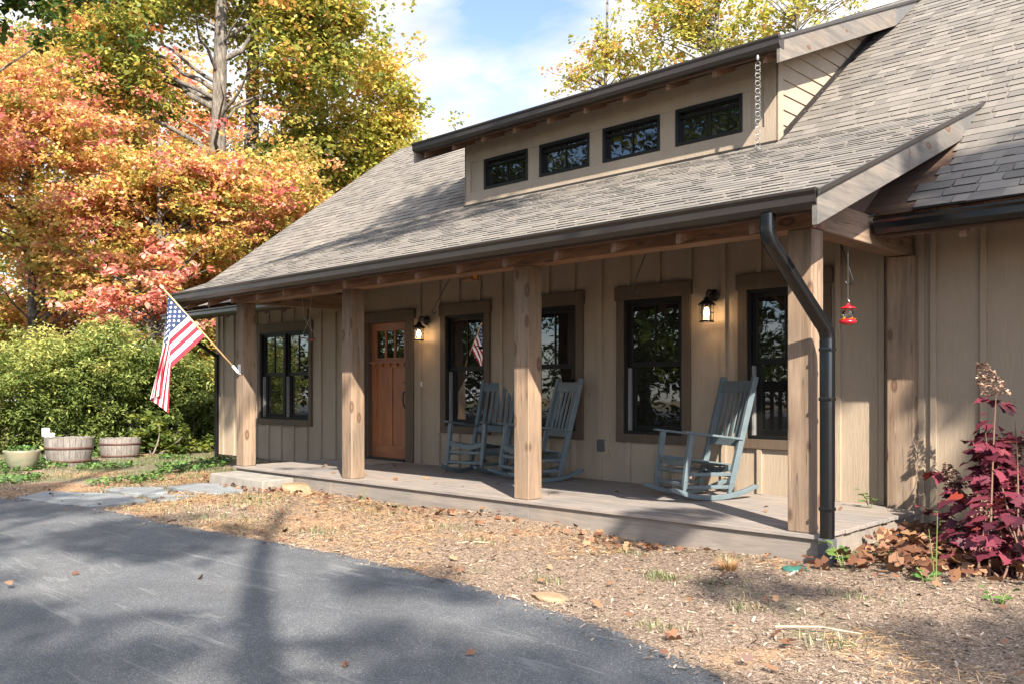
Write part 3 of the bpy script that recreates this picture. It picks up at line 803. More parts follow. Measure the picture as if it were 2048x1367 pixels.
tag(leaves('fallen_leaves', np.stack([LX,LY,ZL],1), np.where((LX > -3.0) & (LY > 5.9), .095, .052), rg.beta(1.6,1.8,n), m_dead, None, rg, droop=0, flat=.45, shape=[(-.5,0,0),(-.2,-.40,.12),(.05,-.22,.04),(.28,-.38,.14),(.5,0,.10),(.28,.34,.16),(.02,.2,.02),(-.22,.40,.16)]), kind='stuff')
# a few leaves on the deck
X = rg.uniform(-10.5,-2.9,26); Y = rg.uniform(6.2,8.0,26)
tag(leaves('deck_leaves', np.stack([X,Y,np.full(26,.014)],1), .06, rg.beta(2,1.5,26), m_dead, None, rg, droop=0, flat=.55, shape=LEAF6), kind='stuff')
# grass on the left lawn, tufts in the mulch
n0 = 30000
X = rg.uniform(-20,-8.6,n0); Y = rg.uniform(3.2,10,n0); ey = np.interp(X,EX,EY)
k = (Y > ey+.1) & ~((X > DX0-.05) & (Y > 5.7)) & (patch(X,Y,1.1,2.0)+patch(X,Y,3.1,.4)*.5-.08*(X+11) > -.15) & ~((Y > 8.0) & (X > -15.8))
X, Y = X[k], Y[k]
for tx, ty, sx, m in [(-5.2,5.0,.12,60),(-3.45,4.97,.09,150),(-6.7,4.4,.25,160),(-7.9,4.2,.3,260),(-8.6,4.9,.3,200),(-4.2,5.6,.09,80),(-2.2,5.2,.1,60),(-3.0,5.0,.10,50),(-2.55,4.6,.1,60),(-1.9,4.2,.12,70),(-3.9,4.3,.1,60),(-6.0,5.3,.2,80),(-7.2,5.5,.2,90),(-2.7,3.9,.1,60),(-9.3,5.1,.3,150)]:
    X = np.append(X, rg.normal(tx,sx,m)); Y = np.append(Y, rg.normal(ty,sx*.6,m))
n = len(X); Z = zg(X,Y); ang = rg.uniform(0,2*np.pi,n); ln = rg.uniform(.018,.055,n)
T = np.stack([np.cos(ang)*.55, np.sin(ang)*.55, np.ones(n)],1)*ln[:,None]; S = np.stack([-np.sin(ang), np.cos(ang), np.zeros(n)],1)*.0032
tag(scatter_mesh('grass', np.stack([X,Y,Z],1), T, S, np.zeros((n,3)), [(0,-1,0),(.6,-.7,0),(1,0,0),(.6,.7,0),(0,1,0)], np.clip(rg.normal(.45,.28,n)+.12*(X>-9.5),0,1), m_grass), kind='stuff')
n0 = 9000; X = rg.uniform(-17,-11.8,n0); Y = rg.uniform(3.6,7.5,n0)
k = patch(X,Y,1.6,1.1)+.35*(X < -13.4) > .5; X, Y = X[k], Y[k]; n = len(X)
tag(leaves('ground_ivy', np.stack([X,Y,zg(X,Y)+rg.uniform(.02,.09,n)],1), .055, rg.uniform(0,1,n), m_clover, None, rg, droop=.1, flat=.6, shape=LEAF6), kind='stuff')

# ------------------------------------------------------------------ flagstones and step
def mat_stone(name, c):
    t = NT(name); v = t.coord(); n = t.noise(v, 3, 6, .65); m = t.noise(v, 40, 3, .6)
    col = t.ramp(n, [(.3, tuple(x*.7 for x in c)), (.5, c), (.72, tuple(x*1.3 for x in c))])
    col = t.mix(col, t.ramp(m, [(.3,.75),(.7,1.1)]), .6, 'MULTIPLY'); t.base(col); t.bump(t.math('ADD',n,t.math('MULTIPLY',m,.3)), .5, .015)
    return t.set(Roughness=.8)
m_slate = mat_stone('bluestone', (.165,.172,.172)); m_ochre = mat_stone('ochre_rock', (.24,.155,.085))
def flag(pts, label, zt=-.165):
    rr = random.Random(label); out = []
    n = len(pts)
    for i in range(n):
        a, b = pts[i], pts[(i+1)%n]
        for k in range(4):
            t = k/4; j = .018 if k else .006
            out.append((a[0]+(b[0]-a[0])*t+rr.uniform(-j,j), a[1]+(b[1]-a[1])*t+rr.uniform(-j,j)))
    ar = sum(out[i][0]*out[(i+1)%len(out)][1]-out[(i+1)%len(out)][0]*out[i][1] for i in range(len(out)))
    if ar < 0: out = out[::-1]
    m = MB(); m.prism_z(out, -.30, zt)
    tag(m.build('flagstone', m_slate, None, bevel=.008), label, 'flagstone', 'flagstones leading from the driveway to the porch step')
flag([(-11.05,3.30),(-11.5,3.75),(-10.62,4.27),(-9.76,4.24),(-9.64,3.60),(-9.86,3.52)], 'largest bluestone slab, touching the edge of the asphalt driveway', -.170)
flag([(-11.15,4.32),(-11.25,4.55),(-10.86,4.92),(-10.29,4.73),(-10.27,4.45),(-10.55,4.34)], 'grey slab at the lawn side of the path, behind the big slab', -.166)
flag([(-10.14,4.40),(-9.98,4.80),(-9.76,4.84),(-9.50,4.46),(-9.68,4.33)], 'smallest grey slab, near the mulch in the middle of the path', -.168)
flag([(-10.85,4.98),(-11.0,5.46),(-10.7,5.60),(-9.80,5.44),(-9.69,5.08),(-9.96,4.94)], 'dark bluestone slab right in front of the pale porch step', -.163)
m = MB(); m.hexa([(-11.13,5.66,-.3),(-9.72,5.63,-.3),(-9.74,6.10,-.3),(-11.12,6.10,-.3),(-11.12,5.68,-.062),(-9.73,5.65,-.066),(-9.75,6.10,-.060),(-11.11,6.10,-.056)])
tag(m.build('step_slab', m_conc, None, bevel=.012), 'pale rough concrete step slab below the porch deck', 'step')
def rock(name, c, r, mat, seed, label, cat):
    rr = random.Random(seed); bm = __import__('bmesh').new()
    import bmesh
    bmesh.ops.create_icosphere(bm, subdivisions=3, radius=1)
    for v in bm.verts:
        d = 1+.18*math.sin(v.co.x*3.1+seed)+.14*math.sin(v.co.y*4.3+seed*2)+.1*math.sin(v.co.z*5+v.co.x*4)+rr.uniform(-.03,.03)
        v.co = Vector((v.co.x*d*r[0], v.co.y*d*r[1], max(-.6,min(.62,v.co.z*d))*r[2]))
    me = bpy.data.meshes.new(name); bm.to_mesh(me); bm.free(); me.materials.append(mat)
    o = link(name, me); o.location = c; return tag(o, label, cat)
rock('rock', (-9.28,5.86,-.17), (.24,.15,.14), m_ochre, 3, 'ochre fieldstone lying at the end of the concrete step', 'rock')
rock('rock', (-3.55,3.97,-.2), (.15,.07,.035), m_ochre, 8, 'flat tan stone half buried at the edge of the driveway', 'rock')
m = MB(); m.lathe([(0,-.02),(.085,-.02),(.09,.0),(.085,.012),(.03,.02),(0,.021)], (-2.88,5.76,-.19), 20)
tag(m.build('valve_cover', mat_plain('green_plastic', (.025,.11,.085), .5), None, smooth=False, bevel=.003), 'round green plastic valve cover set in the mulch', 'valve cover')
for i, (x, y, a, l, lb) in enumerate([(-5.2,4.85,.9,.34,'thin dry stick lying in the mulch near the middle of the strip'),(-2.05,4.35,.35,.42,'forked pale stick on the mulch near the driveway corner')]):
    m = MB(); c, s_ = math.cos(a), math.sin(a)
    m.tube([(x-c*l/2,y-s_*l/2,-.185),(x,y+.01,-.165),(x+c*l/2,y+s_*l/2,-.175)], [.007,.006,.003], 6)
    if i: m.tube([(x+.02,y+.01,-.165),(x+.10,y-.04,-.15)], [.004,.002], 5)
    tag(m.build('stick', m_chip if False else mat_plain('dry_stick', (.34,.27,.20), .9), None), lb, 'stick')
# ------------------------------------------------------------------ rocking chairs
def mat_paint():
    t = NT('slate_blue_paint'); v = t.coord()
    n = t.noise(v, 8, 5, .65); w = t.noise(v, 60, 3, .6)
    col = t.ramp(n, [(.3,(.068,.090,.099)),(.7,(.092,.118,.128))])
    col = t.mix(col, (.17,.21,.22), t.ramp(w, [(.70,0),(.78,.5)])); t.base(col); t.bump(w, .12, .003)
    return t.set(Roughness=.5)
m_paint = mat_paint()
def make_chair():
    t = thing('rocking_chair', '', 'rocking chair', (0,0,0), 0, 'rocking chairs on the porch')
    Rk = 1.15
    def zr(y): return Rk - math.sqrt(Rk*Rk-(y-.02)**2)
    for s in (-1, 1):
        x = s*.265; m = MB(); ys = [-.46+.96*k/18 for k in range(19)]
        pr = [(y, zr(y)) for y in ys] + [(y, zr(y)+(.048 if 0 < i < 18 else .026)) for i, y in reversed(list(enumerate(ys)))]
        n = len(ys)
        vs = [(x-.02,y,z) for y,z in pr]+[(x+.02,y,z) for y,z in pr]; N = len(pr)
        fs = [(i,i+1,N-2-i,N-1-i) for i in range(n-1)]; m.add(vs, [tuple(reversed(f)) for f in fs]+[tuple(N+i for i in f) for f in fs]+[(i,(i+1)%N,N+(i+1)%N,N+i) for i in range(N)])
        m.build('rocker', m_paint, t, bevel=.005, local=True)
    def rail(x): return
    fl0, fl1 = Vector((0,-.315,zr(-.315)+.045)), Vector((0,-.235,.635))
    bl0, bl1 = Vector((0,.175,zr(.175)+.045)), Vector((0,.47,1.17))
    for s in (-1, 1):
        o = Vector((s*.265,0,0)); m = MB(); k = fl0.lerp(fl1,.16)
        m.bar(o+fl0, o+k, .026, .03, (1,0,0), w2=.046, h2=.05); m.bar(o+k, o+fl1, .046, .05); m.build('leg', m_paint, t, bevel=.004, local=True)
        m = MB(); k = bl0.lerp(bl1,.08); m.bar(o+bl0, o+k, .026, .03, (1,0,0), w2=.044, h2=.06); m.bar(o+k, o+bl1, .044, .06); m.build('back_post', m_paint, t, bevel=.005, local=True)
        m = MB(); 
        m.bar((s*.275,-.32,.652),(s*.262,.315,.572), .078, .022); m.build('armrest', m_paint, t, bevel=.007, local=True)
    # seat: curved front and back rails, slats running front to back
    m = MB()
    def sag(x): return -.035*(1-(x/.245)**2)
    for (y, z, hgt) in ((-.275,.405,.055),(.20,.325,.05)):
        xs = [-.242+.484*k/12 for k in range(13)]
        for a, b in zip(xs[:-1], xs[1:]):
            m.hexa([(a,y-.014,z-hgt+sag(a)),(b,y-.014,z-hgt+sag(b)),(b,y+.014,z-hgt+sag(b)),(a,y+.014,z-hgt+sag(a)),(a,y-.014,z+sag(a)),(b,y-.014,z+sag(b)),(b,y+.014,z+sag(b)),(a,y+.014,z+sag(a))])
    for k in range(9):
        x = -.21+.42*k/8; m.bar((x,-.30,.412+sag(x)),(x,.225,.336+sag(x)), .038, .014)
    m.build('seat', m_paint, t, bevel=.003, local=True)
    def bp(f): return bl0.lerp(bl1, f)
    m = MB(); a, b = bp(.865), bp(.965); m.hexa([(-.245,a.y-.012,a.z),(.245,a.y-.012,a.z),(.245,a.y+.012,a.z),(-.245,a.y+.012,a.z),(-.245,b.y-.012,b.z),(.245,b.y-.012,b.z),(.245,b.y+.012,b.z),(-.245,b.y+.012,b.z)])
    a, b = bp(.40), bp(.475); m.hexa([(-.245,a.y-.012,a.z),(.245,a.y-.012,a.z),(.245,a.y+.012,a.z),(-.245,a.y+.012,a.z),(-.245,b.y-.012,b.z),(.245,b.y-.012,b.z),(.245,b.y+.012,b.z),(-.245,b.y+.012,b.z)])
    a, b = bp(.47), bp(.87)
    for k in range(5):
        x = -.17+.34*k/4; m.bar((x,a.y,a.z),(x,b.y,b.z), .042, .014)
    m.build('backrest', m_paint, t, bevel=.003, local=True)
    for z in (.155, .275):
        f = (z-fl0.z)/(fl1.z-fl0.z); y = fl0.lerp(fl1, f).y; yb = bl0.lerp(bl1, (z-bl0.z)/(bl1.z-bl0.z)).y
        m = MB(); m.bar((-.245,y,z),(.245,y,z), .024, .034, (0,1,0)); m.build('stretcher', m_paint, t, bevel=.004, local=True)
        for s in (-1, 1):
            m = MB(); m.bar((s*.265,y+.02,z-.02),(s*.265,yb-.02,z-.035), .022, .034); m.build('stretcher', m_paint, t, bevel=.004, local=True)
    m = MB(); m.bar((-.245,.235,.22),(.245,.235,.22), .024, .034, (0,1,0)); m.build('stretcher', m_paint, t, bevel=.004, local=True)
    return t
ch = make_chair()
ch.location = (-4.74,7.47,.002); ch.rotation_euler = (0,0,rad(-26)); ch['label'] = 'blue-grey rocking chair standing alone by the corner post with the downspout'
dup(ch, (-6.98,7.55,.002), rad(-20), 'blue-grey rocking chair half hidden behind the porch post')
dup(ch, (-8.06,7.70,.002), rad(10), 'blue-grey rocking chair in front of the window nearest the door')

# basket planter behind the chair
bk = thing('basket', 'small pale wooden slat basket on the deck behind the lone rocking chair', 'basket', (-5.22,7.93,.001))
m = MB(); n = 20
for k in range(n):
    a0, a1 = 2*math.pi*k/n, 2*math.pi*(k+.93)/n
    q = []
    for r, z in ((.105,0),(.155,.235)):
        for a in (a0, a1): q.append((r*math.cos(a), r*math.sin(a), z))
    for r, z in ((.097,0),(.147,.235)):
        for a in (a0, a1): q.append((r*math.cos(a), r*math.sin(a), z))
    m.hexa([q[0],q[1],q[5],q[4],q[2],q[3],q[7],q[6]])
m.build('slats', mat_wood('basket_wood', [(.33,.25,.18),(.45,.36,.27),(.52,.43,.33)], 'z', knots=False, check=False), bk, local=True)
m = MB(); m.lathe([(.158,.19),(.164,.19),(.166,.24),(.160,.24)], n=24); m.build('rim', mat_plain('basket_rim', (.36,.27,.19), .8), bk, local=True, smooth=True)
m = MB(); m.lathe([(0,.21),(.145,.21)], n=20); m.build('soil', mat_plain('soil', (.05,.035,.025), 1), bk, local=True)
# door mat
m = MB(); m.box(-10.86,-9.98,7.50,8.02,.002,.016); tag(m.build('door_mat', mat_plain('coir', (.30,.23,.17), .95, 0, .2, 40, .5), None, bevel=.005), 'flat tan door mat on the deck before the orange door', 'door mat')

# ------------------------------------------------------------------ wall lamps
m_iron = mat_plain('dark_bronze', (.018,.014,.012), .4, .4, .1)
def wall_lamp(x, z, label):
    t = thing('wall_lamp', label, 'lamp', (x, YW-.03, z), 0, 'wall lanterns on the porch wall')
    m = MB(); n = 20
    vs = []
    m.lathe([(0,0),(.062,0),(.062,.012),(.045,.026),(0,.026)], n=24)
    m.v = [(a, -c+.006, b) for a, b, c in m.v]; m.build('backplate', m_iron, t, local=True, smooth=False, bevel=.003)
    m = MB(); m.tube([(0,-.01,.005),(0,-.05,.045),(0,-.10,.05),(0,-.135,.02),(0,-.14,-.035)], .011, 8); m.build('arm', m_iron, t, local=True, smooth=True)
    m = MB(); m.lathe([(0,-.025),(.024,-.03),(.03,-.055),(.060,-.075),(.088,-.098),(.092,-.110),(.080,-.108),(.05,-.09),(0,-.085)], (0,-.14,0), 24); m.build('hood', m_iron, t, local=True, smooth=True)
    m = MB()
    for k in range(6):
        a = 2*math.pi*(k+.5)/6; m.tube([(.068*math.cos(a),-.14+.068*math.sin(a),-.10),(.066*math.cos(a),-.14+.066*math.sin(a),-.272)], .0035, 5)
    m.tube([(.071*math.cos(2*math.pi*k/20),-.14+.071*math.sin(2*math.pi*k/20),-.188) for k in range(21)], .0035, 5)
    m.lathe([(.078,-.285),(.078,-.278),(.066,-.266),(.056,-.266),(.056,-.285),(.078,-.285)], (0,-.14,0), 24); m.build('cage', m_iron, t, local=True)
    m = MB(); m.lathe([(.05,-.092),(.055,-.11),(.056,-.27)], (0,-.14,0), 24); m.build('glass', m_clear, t, local=True, smooth=True)
    m = MB(); m.lathe([(0,-.085),(.016,-.085),(.016,-.135),(0,-.135)], (0,-.14,0), 12); m.build('socket', m_iron, t, local=True)
    m = MB(); m.lathe([(.014,-.135),(.019,-.155),(.030,-.183),(.031,-.198),(.024,-.217),(.01,-.227),(0,-.229)], (0,-.14,0), 18); m.build('bulb', m_bulb, t, local=True, smooth=True)
    ld = bpy.data.lights.new('lamp_light', 'POINT'); ld.energy = LAMP_W; ld.color = (1,.62,.30); ld.shadow_soft_size = .035
    lo = bpy.data.objects.new('lamp_light', ld); COL.objects.link(lo); lo.parent = t; lo.location = (0,-.14,-.247)
LAMP_W = .75
wall_lamp(-9.56, 2.005, 'lit black lantern on the wall beside the orange front door')
wall_lamp(-4.955, 2.02, 'lit black lantern on the wall above the lone rocking chair')

# ------------------------------------------------------------------ flag on its pole
t = thing('flag', 'striped red and white flag with starred blue canton hung from a wooden pole', 'flag', (-11.19, 6.15, 1.33))
Pb = Vector((-11.19, 6.08, 1.33)); 
tx, ty, tz = along(326, 11.78, 577); Pt = Vector((tx, ty, tz))
pd = (Pt-Pb).normalized(); plen = (Pt-Pb).length
m_pole = mat_wood('pole_wood', [(.42,.25,.11),(.52,.33,.16),(.58,.40,.22)], 'z', knots=False, check=False, rough=.4)
m = MB(); m.tube([Pb-pd*.06, Pb+pd*(plen-.01)], .0115, 10); m.build('pole', m_pole, t, smooth=True)
m = MB(); m.tube([Pt-pd*.02, Pt, Pt+pd*.025, Pt+pd*.05, Pt+pd*.06], [.012,.02,.024,.016,.004], 12); m.build('finial', mat_plain('gold_finial', (.45,.36,.20), .4), t, smooth=True)
m = MB(); m.box(-11.225,-11.155,6.138,6.149,1.25,1.39); m.tube([Pb-pd*.07, Pb+pd*.05], .021, 10); m.tube([(-11.19,6.14,1.31),tuple(Pb-pd*.05)], .017, 8); m.build('bracket', m_white, t, bevel=.003)
FSIDE = 1
HO, FL = .72, 1.34
A0 = Pt - pd*.09                        # top of the hoist
hz = Vector((pd.x, pd.y, 0)).normalized()   # outward horizontal
dn = Vector((0,0,-1)); nrm = hz.cross(Vector((0,0,1)))
per = (dn - pd*dn.dot(pd)).normalized()     # down and outwards? perpendicular to the pole
def flag_pt(s, q, off=0):
    """s along hoist 0..1, q along fly 0..1"""
    H = A0 - pd*(HO*s)
    t1 = HO*s*.86                          # cloth falls square to the pole until it meets the crease
    L = FL*q
    d1 = (dn*.70 + hz*.71)
    if L <= t1: p = H + d1*L; w = L/max(t1,1e-6)
    else:
        F = H + d1*t1
        d2 = (dn*1.0 + hz*(.25-.36*(s-.45) if s > .45 else (.06+.42*s))).normalized()
        p = F + d2*(L-t1)*(1.0-.16*s); w = 1
    down = (A0.z - p.z)
    amp = .012+.055*min(1, max(0,(L-t1*.7))/.5)
    p = p + nrm*(amp*math.sin(s*9.5+q*1.2) + .02*math.sin(q*7+s*3)*w)
    if s < .45: p = p - nrm*(.07*min(1, max(0, L-t1)/.4)*(1-s/.45))*FSIDE
    return p
m_fred = mat_plain('flag_red', (.31,.007,.022), .8, 0, .05); m_fwh = mat_plain('flag_white', (.74,.73,.74), .8, 0, .03); m_fbl = mat_plain('flag_blue', (.008,.020,.065), .8, 0, .05)
m = MB(); NS, NQ = 13*4, 60
vs = [flag_pt(i/NS, j/NQ) for i in range(NS+1) for j in range(NQ+1)]
fs, ms = [], []
for i in range(NS):
    for j in range(NQ):
        st = i*13//NS
        mi = 2 if (st < 7 and j < NQ*.40) else (0 if st % 2 == 0 else 1)
        fs.append((i*(NQ+1)+j,(i+1)*(NQ+1)+j,(i+1)*(NQ+1)+j+1,i*(NQ+1)+j+1)); ms.append(mi)
m.add(vs, fs); m.m = ms
for r in range(9):
    for c in range(6 if r % 2 == 0 else 5):
        cs = (r+1)/10*7/13; cq = .40*((2*c+1 if r % 2 == 0 else 2*c+2)/12)
        for side in (-1, 1):
            pts = []
            for k in range(10):
                a = 2*math.pi*k/10; rr_ = .0205 if k % 2 == 0 else .0085
                s_, q_ = cs + rr_*math.cos(a)*-1/HO, cq + rr_*math.sin(a)/FL
                e = 1e-3; p0 = flag_pt(s_, q_); du = flag_pt(s_+e, q_)-p0; dv = flag_pt(s_, q_+e)-p0
                pts.append(p0 + du.cross(dv).normalized()*.004*side)
            ctr = sum(pts, Vector())/10
            m.add(pts+[ctr], [(k,(k+1)%10,10) for k in range(10)], 1)
m.build('cloth', [m_fred, m_fwh, m_fbl], t, smooth=True)

# ------------------------------------------------------------------ hanging things
ch_ = MB(); x, y = -4.62, 8.415; z = 4.52
ch_.lathe([(.012,0),(.02,-.03),(.012,-.06)], (x,y,z), 10); z -= .07; k = 0
while z > zp(y)+.05:
    for dz in (0,):
        ring = [(x+(.026*math.cos(a) if k % 2 == 0 else 0)+(.018*math.cos(a) if k % 2 else 0), y+(.018*math.cos(a) if k % 2 else .004), z-.026+.026*math.sin(a)) for a in [2*math.pi*i/14 for i in range(15)]]
        ch_.tube(ring, .0032, 5)
    z -= .040; k += 1
for a in (0, 2, 4): ch_.tube([(x+.03*math.cos(b)+.015*math.cos(a),y+.03*math.sin(b)+.015*math.sin(a),zp(y)+.03+.008*a) for b in [2*math.pi*i/12 for i in range(13)]], .0035, 5)
tag(ch_.build('rain_chain', m_chrome, None, smooth=True), 'silver rain chain of rings hanging from the dormer gutter', 'rain chain')

def hanger(p0, p1, label, y):
    """thin black rod leaning down from the porch ceiling, ending in a hook"""
    m = MB(); p0 = Vector(p0); p1 = Vector(p1); d = (p1-p0).normalized(); up_ = Vector((0,0,1)); sx = 1 if d.x < 0 else -1
    pts = [p0-d*.25, p0, p1]
    for k in range(1, 9):
        a = math.pi*k/8; pts.append(p1 + Vector((sx*.032*(1-math.cos(a)), 0, -.032*math.sin(a)*1.1)))
    m.tube(pts, .0055, 6)
    return tag(m.build('plant_hanger', m_black, None, smooth=True), label, 'plant hanger', 'black rod hangers under the porch roof')
def hp(u, v, y):
    t = y/(FW[1]+(u-1024)/1780*RT[1]); return (t*(FW[0]+(u-1024)/1780*RT[0]), y, CAM_H+(777.5-v)/1780*t)
hanger(hp(899,558,6.9), hp(865,622,6.9), 'empty black rod hanger near the lantern by the door', 6.9)
hanger(hp(1293,503,6.9), hp(1262,583,6.9), 'empty black rod hanger before the window left of the lone chair', 6.9)
hanger(hp(1681,486,7.25), hp(1706,560,7.25), 'empty black rod hanger behind the red hummingbird feeder', 7.25)

m_red = mat_plain('red_plastic', (.55,.012,.02), .3, 0, .05); m_yel = mat_plain('yellow_plastic', (.75,.45,.03), .4, 0, .05)
fx, fy, fz = hp(1696, 628, 7.0)
t = thing('bird_feeder', 'red hummingbird feeder with clear bottle hanging near the corner post', 'bird feeder', (fx, fy, fz))
m = MB(); m.tube([(0,0,.105),(0,0,.55)], .002, 5); m.tube([(0,0,.085),(.012,0,.095),(.006,0,.112),(-.008,0,.118),(-.004,0,.128)], .002, 5); m.build('wire', m_chrome, t, local=True)
m = MB(); m.lathe([(.0,.085),(.010,.08),(.014,.068),(.035,.058),(.062,.050),(.064,.044),(.0,.044)], n=24); m.build('cap', m_red, t, local=True, smooth=True)
m = MB(); m.lathe([(.028,.046),(.03,.03),(.045,.01),(.048,-.012),(.040,-.035),(.03,-.045)], n=24); m.build('bottle', m_clear, t, local=True, smooth=True)
m = MB(); m.lathe([(0,-.046),(.05,-.046),(.064,-.056),(.066,-.066),(.05,-.080),(.02,-.086),(0,-.087)], n=24); m.build('base', m_red, t, local=True, smooth=True)
for k in range(6):
    a = math.pi*k/3+.3; m = MB(); cx, cy = .054*math.cos(a), .054*math.sin(a)
    for j in range(5):
        b = 2*math.pi*j/5; m.add([(cx,cy,-.046),(cx+.014*math.cos(b-.5),cy+.014*math.sin(b-.5),-.04),(cx+.017*math.cos(b),cy+.017*math.sin(b),-.038),(cx+.014*math.cos(b+.5),cy+.014*math.sin(b+.5),-.04)], [(0,1,2,3)])
    m.build('flower', m_yel, t, local=True)
# little bird mobile under the beam at the far end
bx_, by_, bz_ = hp(622, 681, 6.6)
t = thing('bird_mobile', 'small dark bird ornament hung on thin strings before the twin window', 'mobile', (bx_, by_, bz_))
m = MB(); m.tube([(-.12,0,0),(-.05,0,.012),(.02,0,.016),(.08,0,.02),(.12,0,.03)], [.004,.022,.026,.016,.004], 8)
m.add([(-.02,0,.02),(-.09,-.14,.03),(.02,-.16,.04),(.06,0,.02)], [(0,1,2,3),(3,2,1,0)]); m.add([(-.02,0,.02),(-.09,.14,.03),(.02,.16,.04),(.06,0,.02)], [(0,1,2,3),(3,2,1,0)])
m.build('bird', mat_plain('dark_red_wood', (.10,.03,.02), .6), t, local=True, smooth=False)
m = MB(); m.tube([(.02,0,.03),(-.03,0,.30),(.02,0,.62)], .0022, 4); m.tube([(-.08,-.10,.03),(-.03,0,.30)], .0022, 4); m.tube([(-.02,.10,.04),(-.16,0,.30),(-.22,0,.60)], .0022, 4)
m.build('string', mat_plain('pale_string', (.45,.42,.36), .8), t, local=True)
# wooden block with amber light under the ceiling
lx, ly, lz = hp(941, 556, 6.75)
t = thing('ceiling_block', 'small wooden box with an amber reflector under the porch ceiling', 'box', (lx, ly, lz))
m = MB(); m.box(-.07,.07,-.07,.07,-.03,.30); m.build('box', m_beam, t, local=True, bevel=.004)
m = MB(); m.lathe([(0,0),(.028,0),(.03,.008),(0,.010)], n=16); m.v = [(.0705+c, a, b+.012) for a, b, c in m.v]; m.build('reflector', mat_plain('amber', (.75,.28,.03), .3), t, local=True)

# ------------------------------------------------------------------ barrels, pot, utility post
m_stave = None
def mat_stave():
    t = NT('barrel_staves'); tc = t.n.new('ShaderNodeTexCoord'); sx = t.n.new('ShaderNodeSeparateXYZ'); t.L(tc.outputs['Object'], sx.inputs[0])
    ang = t.math('ARCTAN2', sx.outputs[1], sx.outputs[0]); an = t.math('MULTIPLY', ang, 26/(2*math.pi))
    fr = t.math('FRACT', an); gap = t.ramp(fr, [(0,.25),(.05,1),(.95,1),(1,.25)])
    v = t.coord((1,1,.12)); g = t.noise(v, 60, 5, .65); g0 = t.noise(v, 9, 4, .6)
    col = t.ramp(t.math('ADD', t.math('MULTIPLY', g, .6), t.math('MULTIPLY', g0, .4)), [(.3,(.06,.05,.043)),(.5,(.145,.124,.107)),(.7,(.25,.225,.198))])
    t.base(t.mix(col, gap, 1.0, 'MULTIPLY')); t.bump(t.math('ADD', g, gap), .6, .01); return t.set(Roughness=.9)
m_stave = mat_stave(); m_hoop = mat_plain('rusty_hoop', (.085,.040,.028), .75, .3, .25, 30)
m_soil = mat_plain('dark_soil', (.045,.032,.022), 1)
def barrel(loc, rt_, rb, h, label, tilt=0):
    t = thing('barrel_planter', label, 'barrel planter', loc, 0, 'half barrels at the edge of the lawn'); t.rotation_euler = (tilt, tilt*.5, .4)
    prof = [(rb + (rt_-rb)*(k/8) + .02*math.sin(math.pi*k/8), h*k/8) for k in range(9)]
    m = MB(); m.lathe(prof + [(rt_-.03,h-.002),(rt_-.035,h-.10)], n=52)
    m.v = [(x,y,z+(.006*math.sin(9*math.atan2(y,x))+.004*math.sin(23*math.atan2(y,x)) if z > h*.99 else 0)) for x,y,z in m.v]
    m.build('tub', m_stave, t, local=True)
    m = MB(); m.lathe([(0,h-.09),(rt_-.03,h-.09)], n=30); m.build('soil', m_soil, t, local=True)
    for f in (.14, .60) if h > .45 else (.2,.72):
        r0 = rb+(rt_-rb)*f+.02*math.sin(math.pi*f); f2 = f+.085; r1 = rb+(rt_-rb)*f2+.02*math.sin(math.pi*f2)
        m = MB(); m.lathe([(r0-.002,h*f),(r0+.006,h*f),(r1+.006,h*f2),(r1-.002,h*f2)], n=52); m.build('hoop', m_hoop, t, local=True, smooth=True)
barrel((-15.72,5.52,-.225), .38, .305, .47, 'weathered grey half barrel standing by the white utility post')
barrel((-16.40,6.64,-.245), .345, .295, .41, 'weathered grey half barrel nearest the flag, beside the bushes')
t = thing('plant_pot', 'round green glazed pot with small leafy plants near the driveway', 'plant pot', (-15.14,4.62,-.22)); t.scale = (.86,.86,.95)
def mat_glaze():
    q = NT('green_glaze'); v = q.coord((1,1,3)); n = q.noise(v, 3, 4, .6)
    q.base(q.ramp(n, [(.3,(.10,.115,.075)),(.5,(.175,.17,.115)),(.7,(.25,.19,.125))])); return q.set(Roughness=.35)
m = MB(); m.lathe([(0,0),(.16,0),(.20,.03),(.27,.17),(.295,.30),(.305,.335),(.295,.345),(.275,.335),(.265,.30)], n=36); m.build('bowl', mat_glaze(), t, local=True, smooth=True)
m = MB(); m.lathe([(0,.29),(.268,.29)], n=24); m.build('soil', m_soil, t, local=True)
rp = np.random.default_rng(3); n = 260; a = rp.uniform(0,6.28,n); r = .25*np.sqrt(rp.uniform(0,1,n))
leaves('foliage', np.stack([r*np.cos(a), r*np.sin(a), .31+rp.uniform(0,.10,n)],1), .05, rp.uniform(0,1,n), m_clover, t, rp, shape=LEAF6, local=True)
ux, uy, _ = along(92, 15.9)
t = thing('utility_post', 'leaning grey metal post with white outlet boxes by the barrels', 'utility post', (ux, uy, -.22))
m = MB(); m.bar((0,0,-.2),(.10,.02,.50), .085, .035); m.bar((-.035,-.022,-.2),(.065,-.002,.5), .014, .012); m.bar((.035,-.022,-.2),(.135,-.002,.5), .014, .012); m.build('channel', m_silver, t, local=True, bevel=.003)
m = MB(); m.box(-.01,.15,-.075,.02,.42,.58); m.build('outlet_box', m_white, t, local=True, bevel=.015)
m = MB(); m.box(.02,.12,-.082,-.0755,.445,.555); m.build('outlet_cover', mat_plain('grey_cover', (.35,.35,.34), .4), t, local=True, bevel=.003)
m = MB(); m.box(.05,.09,-.088,-.0825,.465,.535); m.build('socket', m_white, t, local=True, bevel=.003)
m = MB(); m.box(.19,.27,-.02,.06,.27,.50); m.build('junction_box', mat_plain('beige_box', (.45,.40,.32), .6), t, local=True, bevel=.008)
